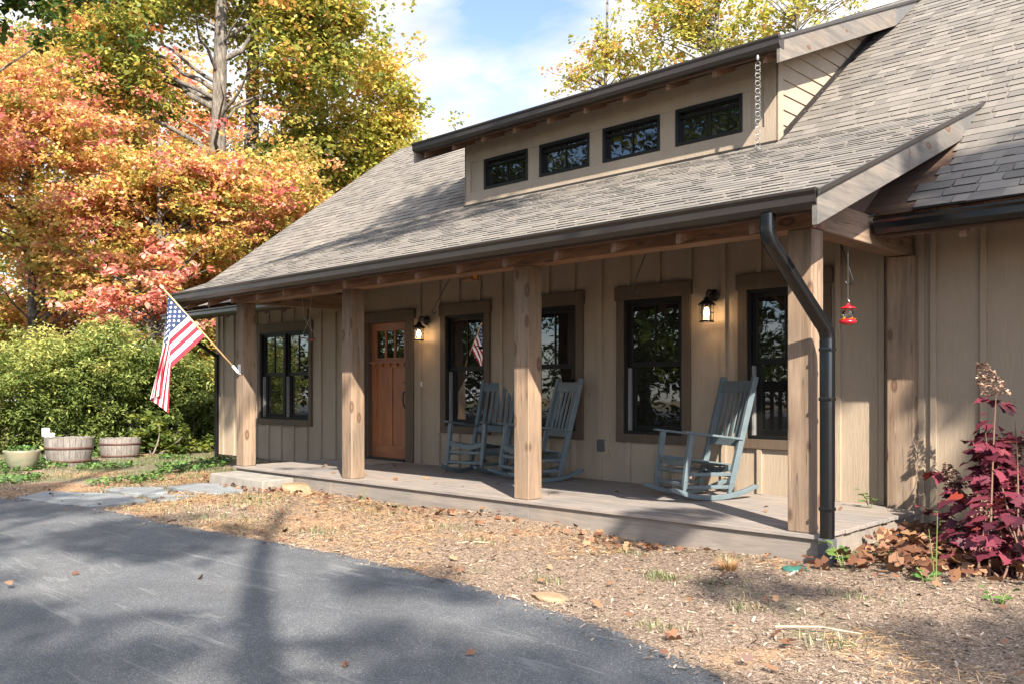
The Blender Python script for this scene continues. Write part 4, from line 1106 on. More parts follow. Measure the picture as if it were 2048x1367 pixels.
# ------------------------------------------------------------------ vegetation
def mat_bark(name, a, b, c):
    t = NT(name); v = t.coord((1,1,.22)); n = t.noise(v, 13, 6, .7, .4); m = t.noise(t.coord(), 2.2, 4, .6)
    col = t.ramp(n, [(.32, a), (.5, b), (.68, c)]); col = t.mix(col, t.ramp(m, [(.35,(.7,.72,.72)),(.65,(1.15,1.12,1.05))]), .8, 'MULTIPLY')
    t.base(col); t.bump(n, .9, .05); return t.set(Roughness=.95)
m_bark = mat_bark('grey_bark', (.045,.037,.030), (.115,.097,.079), (.23,.20,.17))
m_bark2 = mat_bark('brown_bark', (.06,.045,.035), (.13,.10,.08), (.22,.18,.15))
G_ = {
 'maple': [(0,(.21,.215,.055)),(.16,(.44,.38,.085)),(.34,(.64,.45,.115)),(.52,(.66,.37,.125)),(.70,(.68,.33,.17)),(.86,(.66,.285,.22)),(1,(.52,.13,.12))],
 'oak': [(0,(.085,.115,.026)),(.35,(.21,.24,.048)),(.6,(.38,.355,.065)),(.8,(.56,.38,.085)),(1,(.52,.20,.08))],
 'yellow': [(0,(.13,.17,.030)),(.3,(.30,.325,.058)),(.6,(.50,.43,.085)),(.85,(.64,.42,.10)),(1,(.60,.28,.09))],
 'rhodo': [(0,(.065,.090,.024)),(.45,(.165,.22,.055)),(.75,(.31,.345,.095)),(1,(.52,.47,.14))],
 'red': [(0,(.58,.30,.10)),(.4,(.60,.20,.12)),(.8,(.68,.25,.22)),(1,(.70,.42,.26))],
 'green': [(0,(.030,.052,.012)),(.5,(.075,.115,.022)),(1,(.17,.19,.032))],
}
ML = {k: mat_leaf('leaf_'+k, v, .48, .5, .03) for k, v in G_.items()}
def crown_points(rng, ells, per, clump_r, flat, noise_cut=-.2):
    """clumps through ellipsoids -> leaf centres, clump index, clump centres"""
    CC = []
    for (cx,cy,cz,rx,ry,rz,n) in ells:
        d = unit(rng.normal(0,1,(n*3,3))); r = rng.uniform(.25,1,n*3)**.55
        P = d*r[:,None]
        nzv = np.sin(P[:,0]*3.3+cx)+np.sin(P[:,1]*3.7+cy*2)+np.sin(P[:,2]*4.1+cz)+rng.normal(0,.5,n*3)
        P = P[nzv > noise_cut][:n]
        CC.append(P*np.array([rx,ry,rz])+np.array([cx,cy,cz]))
    CC = np.concatenate(CC); CC = np.concatenate([CC, CC+rng.normal(0,clump_r*.9,CC.shape)]); m = len(CC); per = per*.5; clump_r = clump_r*.68
    sizes = rng.uniform(.6,1.3,m)
    idx = np.repeat(np.arange(m), np.maximum(4,(per*sizes**2)).astype(int)); n = len(idx)
    d = unit(rng.normal(0,1,(n,3)))*(rng.uniform(0,1,n)**.45)[:,None]
    C = CC[idx] + d*(clump_r*sizes[idx])[:,None]*np.array([1,1,flat])
    return C, idx, CC, d
def tree(name, label, base, h, r0, ells, mat, seed, per=70, clump=.55, flat=.5, size=.13, hue=(.5,.2,.12), bark=None, lean=(0,0), nl=26, cat='tree', group='trees', shape=LEAF4, trunk_top=.9, wob=.25, cut=-.2, droop=.35, lflat=.62, zhue=0.0, r_l=.32, hue_dir=None, gap=None):
    rng = np.random.default_rng(seed); bx, by, bz = base
    t = thing(name, label, cat, base, 0, group)
    C, idx, CC, d = crown_points(rng, ells, per, clump, flat, cut)
    if gap is not None:
        rx_ = (CC[:,0]-bx)*RT[0]+(CC[:,1]-by)*RT[1]; fz_ = (CC[:,0]-bx)*FW[0]+(CC[:,1]-by)*FW[1]; bad = (np.abs(rx_-gap[2]) < gap[0]) & (fz_ < .6) & (CC[:,2] < gap[1])
        kk = ~bad[idx]; C, idx, d = C[kk], idx[kk], d[kk]
    ch_ = np.clip(rng.normal(hue[0], hue[1], len(CC)), -.2, 1.2)
    zc = (CC[:,2]-CC[:,2].mean())/max(.1,np.ptp(CC[:,2])); ch_ = ch_ + zhue*zc
    if hue_dir is not None: ch_ = ch_ + hue_dir(CC)
    hv = ch_[idx] + rng.normal(0, hue[2], len(C))
    out = d*np.array([1,1,.3])
    leaves('crown', C, size, hv, mat, t, rng, droop=droop, flat=lflat-.14, shape=shape, outdir=out)
    m = MB(); nl = int(nl*1.7); K = 14; pts = []; rs = []
    for k in range(K+1):
        f = k/K; pts.append(Vector((bx+lean[0]*f+wob*math.sin(f*4.2+seed)*f*.6, by+lean[1]*f+wob*math.cos(f*3.7+seed)*f*.6, bz-.15+(h+.15)*f)))
        rs.append(r0*(1.25 if k == 0 else 1.06 if k == 1 else 1)*(1-.78*f)+.012)
    m.tube(pts, rs, 12)
    sel = rng.choice(len(CC), min(nl, len(CC)), replace=False)
    for i in sel:
        c = Vector(CC[i]); hz_ = math.hypot(c.x-bx, c.y-by)
        f = min(trunk_top, max(.16, (c.z-bz-hz_*.55)/h)); k = min(K-1, int(f*K)); p0 = pts[k].lerp(pts[k+1], f*K-k); rr_ = (rs[k]*(1-f*K+k)+rs[k+1]*(f*K-k))
        L = (c-p0).length; mid = p0.lerp(c, .5)+Vector((rng.normal(0,.1),rng.normal(0,.1),.12))*L*.5
        q = [ (1-u)*(1-u)*p0 + 2*u*(1-u)*mid + u*u*c + Vector(rng.normal(0,.02,3))*L*(1 if 0 < u < 1 else 0) for u in [w/6 for w in range(7)]]
        rb = min(rr_*.55, .012+L*.014)*r_l/.32
        m.tube(q, [max(.006, rb*(1-.88*w/6)) for w in range(7)], 6, cap=False)
    m.build('trunk', bark or m_bark, t, smooth=True)
    return t
def A(u, t, v): return along(u, t, v)
def ell(u, t, v, ru, rv, n, rd=None):
    x, y, z = along(u, t, v); rx = ru/1780*t; rz = rv/1780*t; rd = rd or rx*.8
    return (x, y, z, rx, rx if rd is None else (rx+rd)/2, rz, n)
def gb(u, t):
    x, y, _ = along(u, t); return (x, y, gz(x, y))

# maples: the long orange mass
tree('maple_tree', 'wide orange and red maple at the far edge of the photo, behind the bushes', gb(60,23), 9.5, .13,
     [ell(60,23,330,190,210,300), ell(-110,23,260,170,230,140), ell(190,22.5,470,150,110,150)], ML['maple'], 31, per=80, clump=.60, flat=.38, size=.115, hue=(.52,.24,.16), nl=40, zhue=.25)
tree('maple_tree', 'orange maple with layered branches behind the flag', gb(330,22), 7.5, .10,
     [ell(330,22,430,165,140,280), ell(250,22,540,170,70,130), ell(470,22.5,430,130,110,150)], ML['maple'], 32, per=80, clump=.58, flat=.38, size=.115, hue=(.44,.24,.16), nl=40, zhue=.1)
tree('maple_tree', 'golden orange maple behind the end of the porch roof', gb(560,24), 7.0, .10,
     [ell(560,24,440,110,120,190), ell(480,24,540,100,80,120)], ML['maple'], 33, per=70, clump=.58, flat=.4, size=.115, hue=(.34,.22,.15), nl=24)
tree('maple_tree', 'yellow topped maple rising above the orange one', gb(110,30), 12.0, .16,
     [ell(120,30,165,130,85,130), ell(20,30,200,120,110,100), ell(230,31,260,90,90,80)], ML['maple'], 34, per=70, clump=.75, flat=.45, size=.16, hue=(.40,.30,.12), nl=24, zhue=-.9)
tree('dogwood_tree', 'small crimson tree just behind the tip of the flagpole', gb(290,19.5), 3.9, .06,
     [ell(335,19.5,545,45,40,14), ell(250,19.5,615,100,40,26), ell(350,19.8,605,55,45,15)], ML['red'], 35, per=46, clump=.36, flat=.45, size=.12, hue=(.55,.28,.15), nl=20, shape=LEAF6)
# oaks
tree('oak_tree', 'tall grey barked oak with spreading limbs above the orange maples', gb(421,26), 17.5, .34,
     [ell(290,26,120,190,130,220), ell(180,26,40,120,80,90), ell(560,26,90,150,110,190), ell(430,26,-90,260,120,210), ell(660,26,60,90,90,90), ell(470,26,330,100,60,60)], ML['oak'], 36, per=62, clump=.72, flat=.55, size=.14, hue=(.50,.22,.13), nl=13, lean=(.2,.2), r_l=.42, cut=.15, shape=LEAF6, gap=(1.45,13.0,.45))
tree('oak_tree', 'second grey oak trunk close behind the tall oak', gb(478,29), 18.5, .36,
     [ell(560,29,30,170,130,120), ell(430,29,-60,200,120,120), ell(560,29,300,70,90,60)], ML['oak'], 37, per=60, clump=.8, flat=.55, size=.15, hue=(.50,.22,.13), nl=9, lean=(.6,.4), r_l=.42, cut=.2, shape=LEAF6, gap=(.7,13,.3))
tree('poplar_tree', 'yellow green tree standing beyond the far end of the roof', gb(650,31), 13.5, .20,
     [ell(650,31,300,110,130,200), ell(745,31,210,95,100,130), ell(790,31,320,75,90,90), ell(600,31,420,100,90,110)], ML['yellow'], 38, per=66, clump=.72, flat=.6, size=.15, hue=(.50,.20,.14), nl=34, zhue=.5)
# far woods filling in behind
for i, (u, v, ru, rv, hu, k, lb) in enumerate([(-60,420,230,260,.45,'yellow','yellow green tree far behind the maples at the edge of the photo'),(180,430,190,200,.5,'oak','olive brown tree in the far woods behind the maples'),(420,470,190,190,.55,'yellow','pale yellow tree in the far woods behind the tall oak'),(620,500,170,180,.3,'oak','dark green tree in the far woods behind the golden maple'),(330,240,150,130,.62,'maple','peach orange tree far behind the oaks'),(800,470,130,140,.4,'yellow','green tree in the far woods hidden by the roof edge')]):
    t_ = 40+i*1.3
    tree('woodland_tree', lb, gb(u,t_), 12+i%3, .2, [ell(u,t_,v,ru,rv,170)], ML[k], 50+i, per=50, clump=1.0, flat=.6, size=.24, hue=(hu,.2,.12), nl=16, bark=m_bark2, group='trees in the far woods')
for i, (u, v, ru, rv, hu, k) in enumerate([(-90,600,150,150,.4,'yellow'),(120,600,130,120,.62,'maple'),(330,610,120,110,.45,'yellow'),(520,600,110,100,.3,'maple'),(-20,660,130,110,.5,'maple'),(470,690,90,90,.45,'oak')]):
    t_ = 27+i*.9
    tree('young_tree', ['pale yellow sapling thicket tree low behind the bushes at the photo edge','orange sapling low behind the maples','yellow green sapling low behind the flag','golden sapling low behind the porch end','olive sapling low behind the large rhododendron','olive sapling low behind the house corner'][i], gb(u,t_), 6, .07, [ell(u,t_,v,ru,rv,120)], ML[k], 150+i, per=50, clump=.7, flat=.5, size=.18, hue=(hu,.2,.12), nl=14, bark=m_bark2, group='saplings under the tall trees')
# trees behind the house
tree('poplar_tree', 'thin tree with sparse rusty top seen above the dormer roof', gb(1205,33), 16.0, .13,
     [ell(1215,33,90,35,50,22), ell(1205,33,160,60,45,26), ell(1270,33,140,40,60,22), ell(1150,33,140,30,30,8)], ML['yellow'], 41, per=34, clump=.55, flat=.7, size=.15, hue=(.62,.25,.14), nl=34, r_l=.22, bark=m_bark, trunk_top=.95)
tree('poplar_tree', 'tall airy yellow green tree above the middle of the dormer roof', gb(1385,31), 19.0, .17,
     [ell(1330,31,60,80,90,50), ell(1420,31,40,90,80,48), ell(1390,31,-70,140,90,70), ell(1480,31,80,60,50,20)], ML['yellow'], 42, per=40, clump=.6, flat=.65, size=.15, hue=(.48,.2,.14), nl=44, r_l=.25, lean=(.8,.5), cut=.1)
tree('poplar_tree', 'yellow tree with bare upper twigs above the end of the dormer rake', gb(1590,30), 17.5, .15,
     [ell(1560,30,25,90,60,36), ell(1660,30,-10,80,50,22), ell(1610,30,-80,120,60,50)], ML['yellow'], 43, per=36, clump=.6, flat=.6, size=.15, hue=(.55,.2,.14), nl=40, r_l=.22, cut=.1)
# overhanging branch tree at the far left
tree('oak_tree', 'dark green oak whose leaning limb enters the upper corner of the photo', gb(-330,16), 11.5, .26,
     [ell(-120,16,-40,150,70,40), ell(40,16,-5,80,30,14), ell(-200,16,-150,200,120,50), ell(200,16,-30,60,30,6)], ML['green'], 44, per=48, clump=.42, flat=.6, size=.13, hue=(.4,.2,.14), nl=12, bark=m_bark2, lean=(1.2,.8), r_l=.26, shape=LEAF6)

# rhododendrons and shrubs along the lawn edge
def shrub(label, u, t, ells, seed, mat='rhodo', size=.088, per=115, clump=.30, hue=(.45,.2,.14), name='shrub', n_st=46, shape=LONG6, zhue=.55, flat=.6):
    rng = np.random.default_rng(seed); base = gb(u, t)
    o = thing(name, label, 'shrub', base, 0, 'shrubs along the edge of the lawn')
    C, idx, CC, d = crown_points(rng, ells, per, clump*1.15, .7, .1)
    C = C[C[:,2] > base[2]+.02] if False else C
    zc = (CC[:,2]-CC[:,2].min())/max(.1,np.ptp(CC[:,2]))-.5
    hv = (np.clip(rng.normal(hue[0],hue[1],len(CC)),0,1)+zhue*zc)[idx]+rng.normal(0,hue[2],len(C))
    k = C[:,2] > base[2]+.03
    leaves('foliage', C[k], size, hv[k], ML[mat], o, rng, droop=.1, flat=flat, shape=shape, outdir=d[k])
    m = MB()
    for i in rng.choice(len(CC), min(n_st,len(CC)), replace=False):
        c = Vector(CC[i]); b = Vector(base)+Vector((rng.normal(0,.25),rng.normal(0,.25),-.05)); mid = b.lerp(c,.5)+Vector((rng.normal(0,.15),rng.normal(0,.15),.1))
        q = [(1-w)*(1-w)*b+2*w*(1-w)*mid+w*w*c for w in [j/5 for j in range(6)]]
        m.tube(q, [.018*(1-.8*j/5)+.003 for j in range(6)], 5, cap=False)
    m.build('stem', m_bark2, o, smooth=True)
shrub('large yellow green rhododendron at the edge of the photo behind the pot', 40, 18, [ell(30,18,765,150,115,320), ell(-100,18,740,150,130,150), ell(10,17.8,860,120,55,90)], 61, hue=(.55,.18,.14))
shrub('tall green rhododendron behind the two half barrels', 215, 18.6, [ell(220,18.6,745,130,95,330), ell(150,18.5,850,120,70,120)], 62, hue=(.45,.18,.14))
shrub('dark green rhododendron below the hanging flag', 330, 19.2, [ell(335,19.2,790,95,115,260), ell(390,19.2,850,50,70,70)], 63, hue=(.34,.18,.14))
shrub('low bright green bush between the barrel and the house corner', 325, 17.6, [ell(315,17.6,893,42,32,44), ell(385,17.6,905,40,20,20)], 64, mat='green', size=.10, hue=(.8,.2,.15), per=50, clump=.2, shape=LEAF6, zhue=.2)
shrub('yellow orange sapling beside the house corner', 405, 21, [ell(400,21,680,45,70,60), ell(410,21,800,35,60,40)], 65, mat='maple', size=.11, hue=(.2,.25,.15), per=36, clump=.3, shape=LEAF6, zhue=.1, n_st=10)

# trees on the other side of the driveway (their shade falls on the house; the windows mirror them)
S_AZ = np.array([.845,-.535])
SUN_EL = 37.5
tn = math.tan(rad(SUN_EL))
def sunward(x, y, z, h):
    k = (h-z)/tn; return (x+S_AZ[0]*k, y+S_AZ[1]*k, h)
rs_ = np.random.default_rng(77)
def shade_clumps(n, fx, fy, fz, h0, h1):
    out = []
    for _ in range(n):
        x, y, z = fx(), fy(), fz(); out.append(sunward(x, y, z, rs_.uniform(h0, h1)))
    return out
U_ = rs_.uniform
SH = []
SH += [('a', c) for c in shade_clumps(52, lambda: U_(-8.5,.6), lambda: U_(.2,3.75), lambda: -.2, 10, 16)]
SH += [('a', c) for c in shade_clumps(12, lambda: U_(-2.9,.6), lambda: U_(3.6,5.2), lambda: -.2, 9, 14)]
SH += [('b', c) for c in shade_clumps(26, lambda: U_(-14,-8.5), lambda: U_(.5,4.0), lambda: -.2, 10, 15)]
SH += [('b', c) for c in shade_clumps(34, lambda: U_(-12.5,-7.6), lambda: U_(6.5,10.5), lambda: 3.4, 13, 17)]
SH += [('c', c) for c in shade_clumps(12, lambda: U_(-2.6,.6), lambda: 8.1, lambda: U_(.0,1.5), 9, 13)]
SH += [('c', c) for c in shade_clumps(13, lambda: U_(-2.5,.4), lambda: U_(7.1,8.2), lambda: 2.7, 11, 15)]
SH += [('a', c) for c in shade_clumps(8, lambda: U_(-11,-3.2), lambda: U_(6.1,6.6), lambda: .0, 9, 13)]
def shade_tree(label, base, h, r0, key, seed, mat, lean=(0,0)):  # unseen trees; crown clumps placed sunward of the spots meant to be shaded
    cl = np.array([c for k, c in SH if k == key]); rng = np.random.default_rng(seed)
    t = thing('oak_tree', label, 'tree', base, 0, 'trees across the driveway')
    sizes = rng.uniform(.75,1.25,len(cl)); idx = np.repeat(np.arange(len(cl)), (100*sizes**2).astype(int)); n = len(idx)
    d = unit(rng.normal(0,1,(n,3)))*(rng.uniform(0,1,n)**.45)[:,None]
    C = cl[idx]+d*(.52*sizes[idx])[:,None]*np.array([1,1,.7])
    # leaves that would shade the lit lawn and deck are cut from the crown
    k = (C[:,2]+.2)/tn; gx = C[:,0]-S_AZ[0]*k; gy = C[:,1]-S_AZ[1]*k; ey = np.interp(gx, EX, EY)
    wv = .28*np.sin(gx*2.3+1)+.2*np.sin(gx*5.1)
    lit = (gx > -10.5) & (gx < -3.4+.3*np.sin(gy*3)) & (gy > ey+.25+wv) & (gy < 7.15) & (np.sin(gx*1.3+gy*2.1)+np.sin(gx*2.9-gy*1.7) < 1.05)
    keep = ~lit; C = C[keep]; d = d[keep]; n = len(C)
    leaves('crown', C, .17, rng.normal(.4,.2,n), ML[mat], t, rng, flat=.55, shape=LEAF6, outdir=d)
    m = MB(); bx, by, bz = base; K = 10
    pts = [Vector((bx+lean[0]*k/K+.2*math.sin(k*.6+seed), by+lean[1]*k/K+.2*math.cos(k*.5+seed), bz-.2+(h+.2)*k/K)) for k in range(K+1)]; rs = [r0*(1-.75*k/K)+.01 for k in range(K+1)]
    m.tube(pts, rs, 12)
    for i in range(0, len(cl), 16):
        c = Vector(cl[i]); hz_ = math.hypot(c.x-bx, c.y-by); f = min(.95, max(.3, (c.z-bz-hz_*.45)/h)); k = min(K-1,int(f*K)); p0 = pts[k].lerp(pts[k+1], f*K-k)
        mid = p0.lerp(c,.5)+Vector((0,0,.08))*(c-p0).length; q = [(1-w)*(1-w)*p0+2*w*(1-w)*mid+w*w*c for w in [j/6 for j in range(7)]]
        m.tube(q, [max(.008,(.015+.004*(c-p0).length)*(1-.85*j/6)) for j in range(7)], 6, cap=False)
    m.build('trunk', m_bark, t, smooth=True)
shade_tree('large oak across the driveway behind the photographer', (3.9,-2.55,-.2), 12.5, .20, 'a', 81, 'oak', (2.0,-1.2))
shade_tree('tall oak across the driveway nearest the road', (3.2,-6.2,-.2), 16.5, .30, 'b', 82, 'oak', (.5,.5))
shade_tree('slender oak across the driveway beside the wing of the house', (10.5,1.0,-.2), 13.5, .22, 'c', 83, 'yellow', (0,0))
for i, (x, y, h, k, lb) in enumerate([(-13,-15,11,'green','dark green tree across the driveway mirrored in the middle windows'),(-19,-10,10,'yellow','yellow green tree across the driveway mirrored in the door glass'),(-27,-4,10,'green','green tree far along the driveway mirrored in the twin window'),(-20,-20,14,'oak','olive oak deep in the woods across the driveway'),(-8,-20,13,'green','green tree straight across from the porch'),(-31,-14,13,'yellow','yellow tree deep in the woods down the driveway'),(-3.5,-17,12,'oak','brown green oak mirrored in the corner window')]):
    tree('woodland_tree', lb, (x,y,gz(x,y)), h*1.5, .25, [(x,y,h*.9,4.6,4.6,h*.6,230),(x+1.5,y+1,h*.2,4.0,3.4,h*.2,80)], ML['green'], 90+i, per=95, clump=1.1, flat=.6, size=.20, hue=(.55,.2,.12), nl=14, bark=m_bark2, group='trees across the driveway mirrored in the windows')

# ------------------------------------------------------------------ red oakleaf hydrangea and weeds
m_hyd = mat_leaf('hydrangea_leaf', [(0,(.045,.012,.020)),(.4,(.100,.019,.030)),(.7,(.165,.032,.050)),(.93,(.22,.055,.060)),(1,(.30,.05,.03))], .25, .4)
m_head = mat_leaf('dry_flower', [(0,(.12,.065,.045)),(.5,(.27,.165,.115)),(1,(.45,.33,.25))], .25)
m_stem = mat_plain('red_stem', (.11,.055,.035), .8); m_gstem = mat_plain('green_stem', (.12,.15,.04), .8)
LOBE = [(-.5,0,0),(-.42,-.22,.02),(-.20,-.24,.05),(-.16,-.46,.10),(.06,-.30,.05),(.16,-.40,.06),(.26,-.18,.0),(.52,0,-.14),(.26,.18,.0),(.16,.40,.06),(.06,.30,.05),(-.16,.46,.10),(-.20,.24,.05),(-.42,.22,.02)]
rh = np.random.default_rng(5)
hb = Vector((-1.78,6.62,-.2))
t = thing('hydrangea', 'maroon leaved shrub with dried tan flower cones by the wing wall', 'shrub', hb)
ST = []   # stems: (tip, flower?)
for u, v, dd, fl in [(1992,790,6.95,1),(1985,840,6.95,0),(1970,860,6.9,0),(2010,865,6.95,0),(1960,900,6.85,0),(2020,900,6.9,0),(1868,935,7.2,0),(1916,975,6.9,1),(1990,955,6.9,1),(1966,1035,6.35,1),(2045,1010,6.6,1),(2040,930,6.8,1),(2060,1080,6.3,1),(1920,1090,6.6,1),(2100,900,6.9,1),(2120,980,6.5,1),(1838,1010,7.1,0),(1990,880,6.9,0),(2030,840,6.9,0),(1950,1120,6.3,0),(2010,1150,6.1,0),(1880,1110,6.5,0),(1945,880,6.9,0),(1925,1040,6.7,0),(2060,1130,6.1,0),(1990,1070,6.3,0)]:
    x, y, z = along(u, dd, v); ST.append((Vector((x,y,z)), fl))
m = MB(); LC, LU = [], []
for tip, fl in ST:
    b = hb + Vector((rh.normal(0,.10), rh.normal(0,.10), 0)); mid = b.lerp(tip,.55)+Vector((rh.normal(0,.05),rh.normal(0,.05),.08))
    q = [(1-w)*(1-w)*b+2*w*(1-w)*mid+w*w*tip for w in [j/8 for j in range(9)]]
    m.tube(q, [.009*(1-.6*j/8) for j in range(9)], 6)
    L = (tip-b).length
    for j in range(int(9+L*12)):
        w = rh.uniform(.30,1.0)**.8; p = (1-w)*(1-w)*b+2*w*(1-w)*mid+w*w*tip; a = rh.uniform(0,6.28); dv = np.array([math.cos(a),math.sin(a),rh.normal(-.25,.3)])
        LC.append(np.array(p)+dv*.10); LU.append(dv)
m.build('stem', m_stem, t, smooth=True)
for _ in range(70):
    a = rh.uniform(0,6.28); r = rh.uniform(.1,.55); LC.append(np.array([hb.x+r*math.cos(a), hb.y+r*math.sin(a)*.8, hb.z+rh.uniform(.08,.5)])); LU.append(np.array([math.cos(a),math.sin(a),-.3]))
LC = np.array(LC); LU = unit(np.array(LU)); n = len(LC); W = np.stack([rh.normal(0,.35,n),rh.normal(-.35,.35,n),np.ones(n)],1); V = unit(np.cross(W,LU)); Nn = np.cross(LU,V); s = rh.uniform(.07,.17,n)[:,None]
scatter_mesh('leaf', LC, LU*s, V*s*.95, Nn*s, LOBE, np.clip(rh.normal(.48,.25,n),0,1), m_hyd, t)['kind'] = 'stuff'
for tip, fl in ST:
    if not fl: continue
    big = 1.35 if tip.z > .9 else 1.0; hgt = rh.uniform(.16,.24)*big; n = int(330*big); f = rh.uniform(0,1,n); a = rh.uniform(0,6.28,n); r = big*(.088*(1-f**1.5*.75))*np.sqrt(rh.uniform(.35,1,n))
    ax = np.array([rh.normal(0,.18),rh.normal(0,.18),1]); C = np.array(tip)+np.stack([r*np.cos(a),r*np.sin(a),f*0],1)+(f*hgt)[:,None]*ax
    leaves('flower_head', C, .024, rh.normal(.45,.25,n), m_head, t, rh, droop=0, flat=.3, shape=LEAF6, outdir=np.stack([np.cos(a),np.sin(a),a*0],1))
def weed(label, c, n, r, h, size, seed, mat=None, stem=True):
    rng = np.random.default_rng(seed); t = thing('weed', label, 'weed', c)
    C, U = [], []; m = MB()
    for i in range(max(2,n//4)):
        a = rng.uniform(0,6.28); tip = Vector((r*math.cos(a)*rng.uniform(.2,1), r*math.sin(a)*rng.uniform(.2,1), h*rng.uniform(.5,1)))
        m.tube([(0,0,-.02), tuple(tip*.5+Vector((0,0,.02))), tuple(tip)], [.004,.003,.0015], 5)
        for j in range(4):
            w = rng.uniform(.3,1); b = rng.uniform(0,6.28); d = np.array([math.cos(b),math.sin(b),.25]); C.append(np.array(tip*w)+d*size*.5); U.append(d)
    m.build('stem', m_gstem, t, local=True)
    C = np.array(C); U = unit(np.array(U)); k = len(C); W = np.stack([rng.normal(0,.3,k),rng.normal(0,.3,k),np.ones(k)],1); V = unit(np.cross(W,U)); N_ = np.cross(U,V); s = (size*rng.uniform(.7,1.3,k))[:,None]
    scatter_mesh('foliage', C, U*s, V*s*.8, N_*s, LEAF6, rng.uniform(.2,1,k), mat or m_clover, t, local=True)
weed('broad leaved green weed growing at the foot of the downspout', (-2.63,5.98,-.2), 10, .10, .20, .11, 1)
weed('green seedling in the leaf litter, between the downspout and the red shrub', (-2.33,6.22,-.19), 10, .10, .13, .08, 2)
weed('pale green weed in the mulch just before the red shrub', (-2.05,5.85,-.19), 8, .09, .10, .07, 3)
weed('green vine weed rooted on the deck beside the corner wall post', (-3.22,7.85,.0), 12, .12, .16, .07, 4)
weed('tiny green weed by the skirt board near the middle of the porch', (-8.2,6.02,-.2), 6, .06, .16, .03, 6)
weed('green weed with a thin stalk under the red shrub', (-1.95,5.75,-.19), 8, .05, .62, .05, 7)
weed('low spreading weed at the edge of the photo below the red shrub', (-1.55,5.55,-.19), 14, .22, .10, .06, 8)
# dry tuft in the mulch
n = 260; a = rh.uniform(0,6.28,n); r = rh.uniform(0,.05,n); T = np.stack([np.cos(a)*.8,np.sin(a)*.8,rh.uniform(.4,1.2,n)],1)*rh.uniform(.05,.12,n)[:,None]
o = scatter_mesh('grass_tuft', np.stack([-3.2+r*np.cos(a),5.42+r*np.sin(a),np.full(n,-.19)],1), T, np.stack([-np.sin(a),np.cos(a),a*0],1)*.003, np.zeros((n,3)), [(0,-1,0),(1,0,0),(0,1,0)], rh.uniform(0,1,n), m_straw)
tag(o, 'dry straw coloured grass tuft in the mulch before the corner post', 'grass tuft')

# ------------------------------------------------------------------ sky and sun
w = bpy.data.worlds.new('World'); sc.world = w; w.use_nodes = True
nt = w.node_tree; N = nt.nodes; bg = N['Background']
SUN_DIR = Vector((S_AZ[0]*math.cos(rad(SUN_EL)), S_AZ[1]*math.cos(rad(SUN_EL)), math.sin(rad(SUN_EL))))
sky = N.new('ShaderNodeTexSky'); sky.sky_type = 'NISHITA'; sky.sun_disc = False; sky.sun_elevation = rad(SUN_EL)
sky.sun_rotation = math.atan2(S_AZ[0], S_AZ[1])
sky.air_density = 1.0; sky.dust_density = .6; sky.ozone_density = 3.0
tc = N.new('ShaderNodeTexCoord'); mp = N.new('ShaderNodeMapping'); mp.inputs['Scale'].default_value = (1,1,2.3); nt.links.new(tc.outputs['Generated'], mp.inputs['Vector'])
no = N.new('ShaderNodeTexNoise'); no.inputs['Scale'].default_value = 3.4; no.inputs['Detail'].default_value = 8; no.inputs['Roughness'].default_value = .56; no.inputs['Distortion'].default_value = .3
nt.links.new(mp.outputs['Vector'], no.inputs['Vector'])
# a clear patch high over the house
cx, cy, cz = along(1010, 1, 20); cd = Vector((cx, cy, cz-CAM_H)).normalized()
ds_ = N.new('ShaderNodeVectorMath'); ds_.operation = 'DISTANCE'; ds_.inputs[1].default_value = cd; nt.links.new(tc.outputs['Generated'], ds_.inputs[0])
mr = N.new('ShaderNodeMapRange'); mr.inputs[1].default_value = 0; mr.inputs[2].default_value = .21; mr.inputs[3].default_value = -.20; mr.inputs[4].default_value = .24; nt.links.new(ds_.outputs['Value'], mr.inputs[0])
ad = N.new('ShaderNodeMath'); ad.operation = 'ADD'; 
mr2 = N.new('ShaderNodeMapRange'); mr2.inputs[1].default_value = .6; mr2.inputs[2].default_value = 1.2; mr2.inputs[3].default_value = .20; mr2.inputs[4].default_value = -.05; nt.links.new(ds_.outputs['Value'], mr2.inputs[0])
mn = N.new('ShaderNodeMath'); mn.operation = 'MINIMUM'; nt.links.new(mr.outputs[0], mn.inputs[0]); nt.links.new(mr2.outputs[0], mn.inputs[1])
nt.links.new(no.outputs['Fac'], ad.inputs[0]); nt.links.new(mn.outputs[0], ad.inputs[1])
cr_ = N.new('ShaderNodeValToRGB'); cr_.color_ramp.elements[0].position = .40; cr_.color_ramp.elements[1].position = .58; nt.links.new(ad.outputs[0], cr_.inputs['Fac'])
mx = N.new('ShaderNodeMix'); mx.data_type = 'RGBA'; nt.links.new(cr_.outputs['Color'], mx.inputs[0]); 
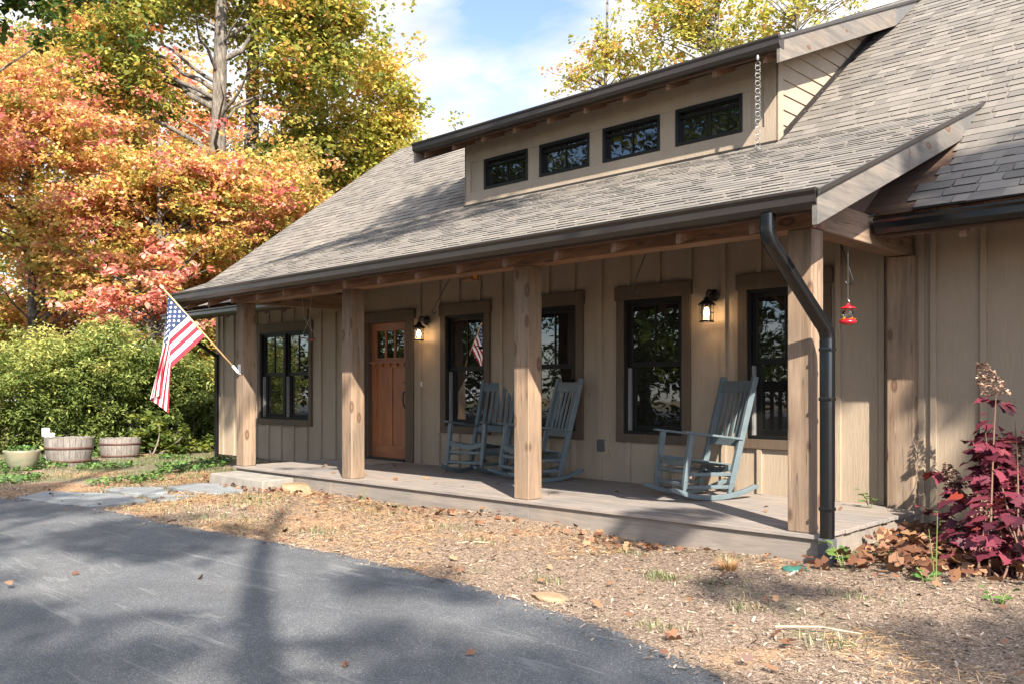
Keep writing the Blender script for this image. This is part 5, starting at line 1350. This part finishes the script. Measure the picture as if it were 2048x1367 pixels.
# sky deeper, clouds dimmer near the clear patch; unseen clouds kept brighter as fill
fa = N.new('ShaderNodeMapRange'); fa.interpolation_type = 'SMOOTHSTEP'; fa.inputs[1].default_value = .35; fa.inputs[2].default_value = 1.1; fa.inputs[3].default_value = 0; fa.inputs[4].default_value = 1; nt.links.new(ds_.outputs['Value'], fa.inputs[0])
tc1 = N.new('ShaderNodeMix'); tc1.data_type = 'RGBA'; nt.links.new(fa.outputs[0], tc1.inputs[0]); tc1.inputs[6].default_value = (.74,.66,.80,1); tc1.inputs[7].default_value = (1,1,1.04,1)
tn_ = N.new('ShaderNodeMix'); tn_.data_type = 'RGBA'; tn_.blend_type = 'MULTIPLY'; tn_.inputs[0].default_value = 1; nt.links.new(tc1.outputs[2], tn_.inputs[7]); nt.links.new(sky.outputs[0], tn_.inputs[6]); nt.links.new(tn_.outputs[2], mx.inputs[6])
n2 = N.new('ShaderNodeTexNoise'); n2.inputs['Scale'].default_value = 5.5; n2.inputs['Detail'].default_value = 6; nt.links.new(mp.outputs['Vector'], n2.inputs['Vector'])
gr = N.new('ShaderNodeValToRGB'); gr.color_ramp.elements[0].position = .32; gr.color_ramp.elements[0].color = (2.0,2.1,2.25,1); gr.color_ramp.elements[1].position = .60; gr.color_ramp.elements[1].color = (2.9,2.9,2.95,1); nt.links.new(n2.outputs['Fac'], gr.inputs['Fac'])
cl_ = N.new('ShaderNodeMix'); cl_.data_type = 'RGBA'; nt.links.new(fa.outputs[0], cl_.inputs[0]); nt.links.new(gr.outputs['Color'], cl_.inputs[6]); cl_.inputs[7].default_value = (CLOUD*1.12,CLOUD*1.12,CLOUD*1.14,1); nt.links.new(cl_.outputs[2], mx.inputs[7])
nt.links.new(mx.outputs[2], bg.inputs['Color']); bg.inputs['Strength'].default_value = SKY_S
sd = bpy.data.lights.new('sun', 'SUN'); sd.energy = SUN_S; sd.angle = rad(.53); sd.color = (1,.93,.82)
so = bpy.data.objects.new('sun', sd); COL.objects.link(so); so.rotation_euler = SUN_DIR.to_track_quat('Z','Y').to_euler(); so.location = (20,-15,30)
vs_ = sc.view_settings; vs_.view_transform = 'Standard'; vs_.look = 'None'; vs_.gamma = 1; vs_.use_curve_mapping = False; vs_.exposure = EXPO
sc.render.engine = 'CYCLES'
c = sc.cycles; c.max_bounces = 8; c.diffuse_bounces = 4; c.glossy_bounces = 3; c.transmission_bounces = 4; c.transparent_max_bounces = 8
c.caustics_reflective = False; c.caustics_refractive = False; c.use_denoising = True; c.use_adaptive_sampling = True; c.adaptive_threshold = .01; c.sample_clamp_indirect = 6
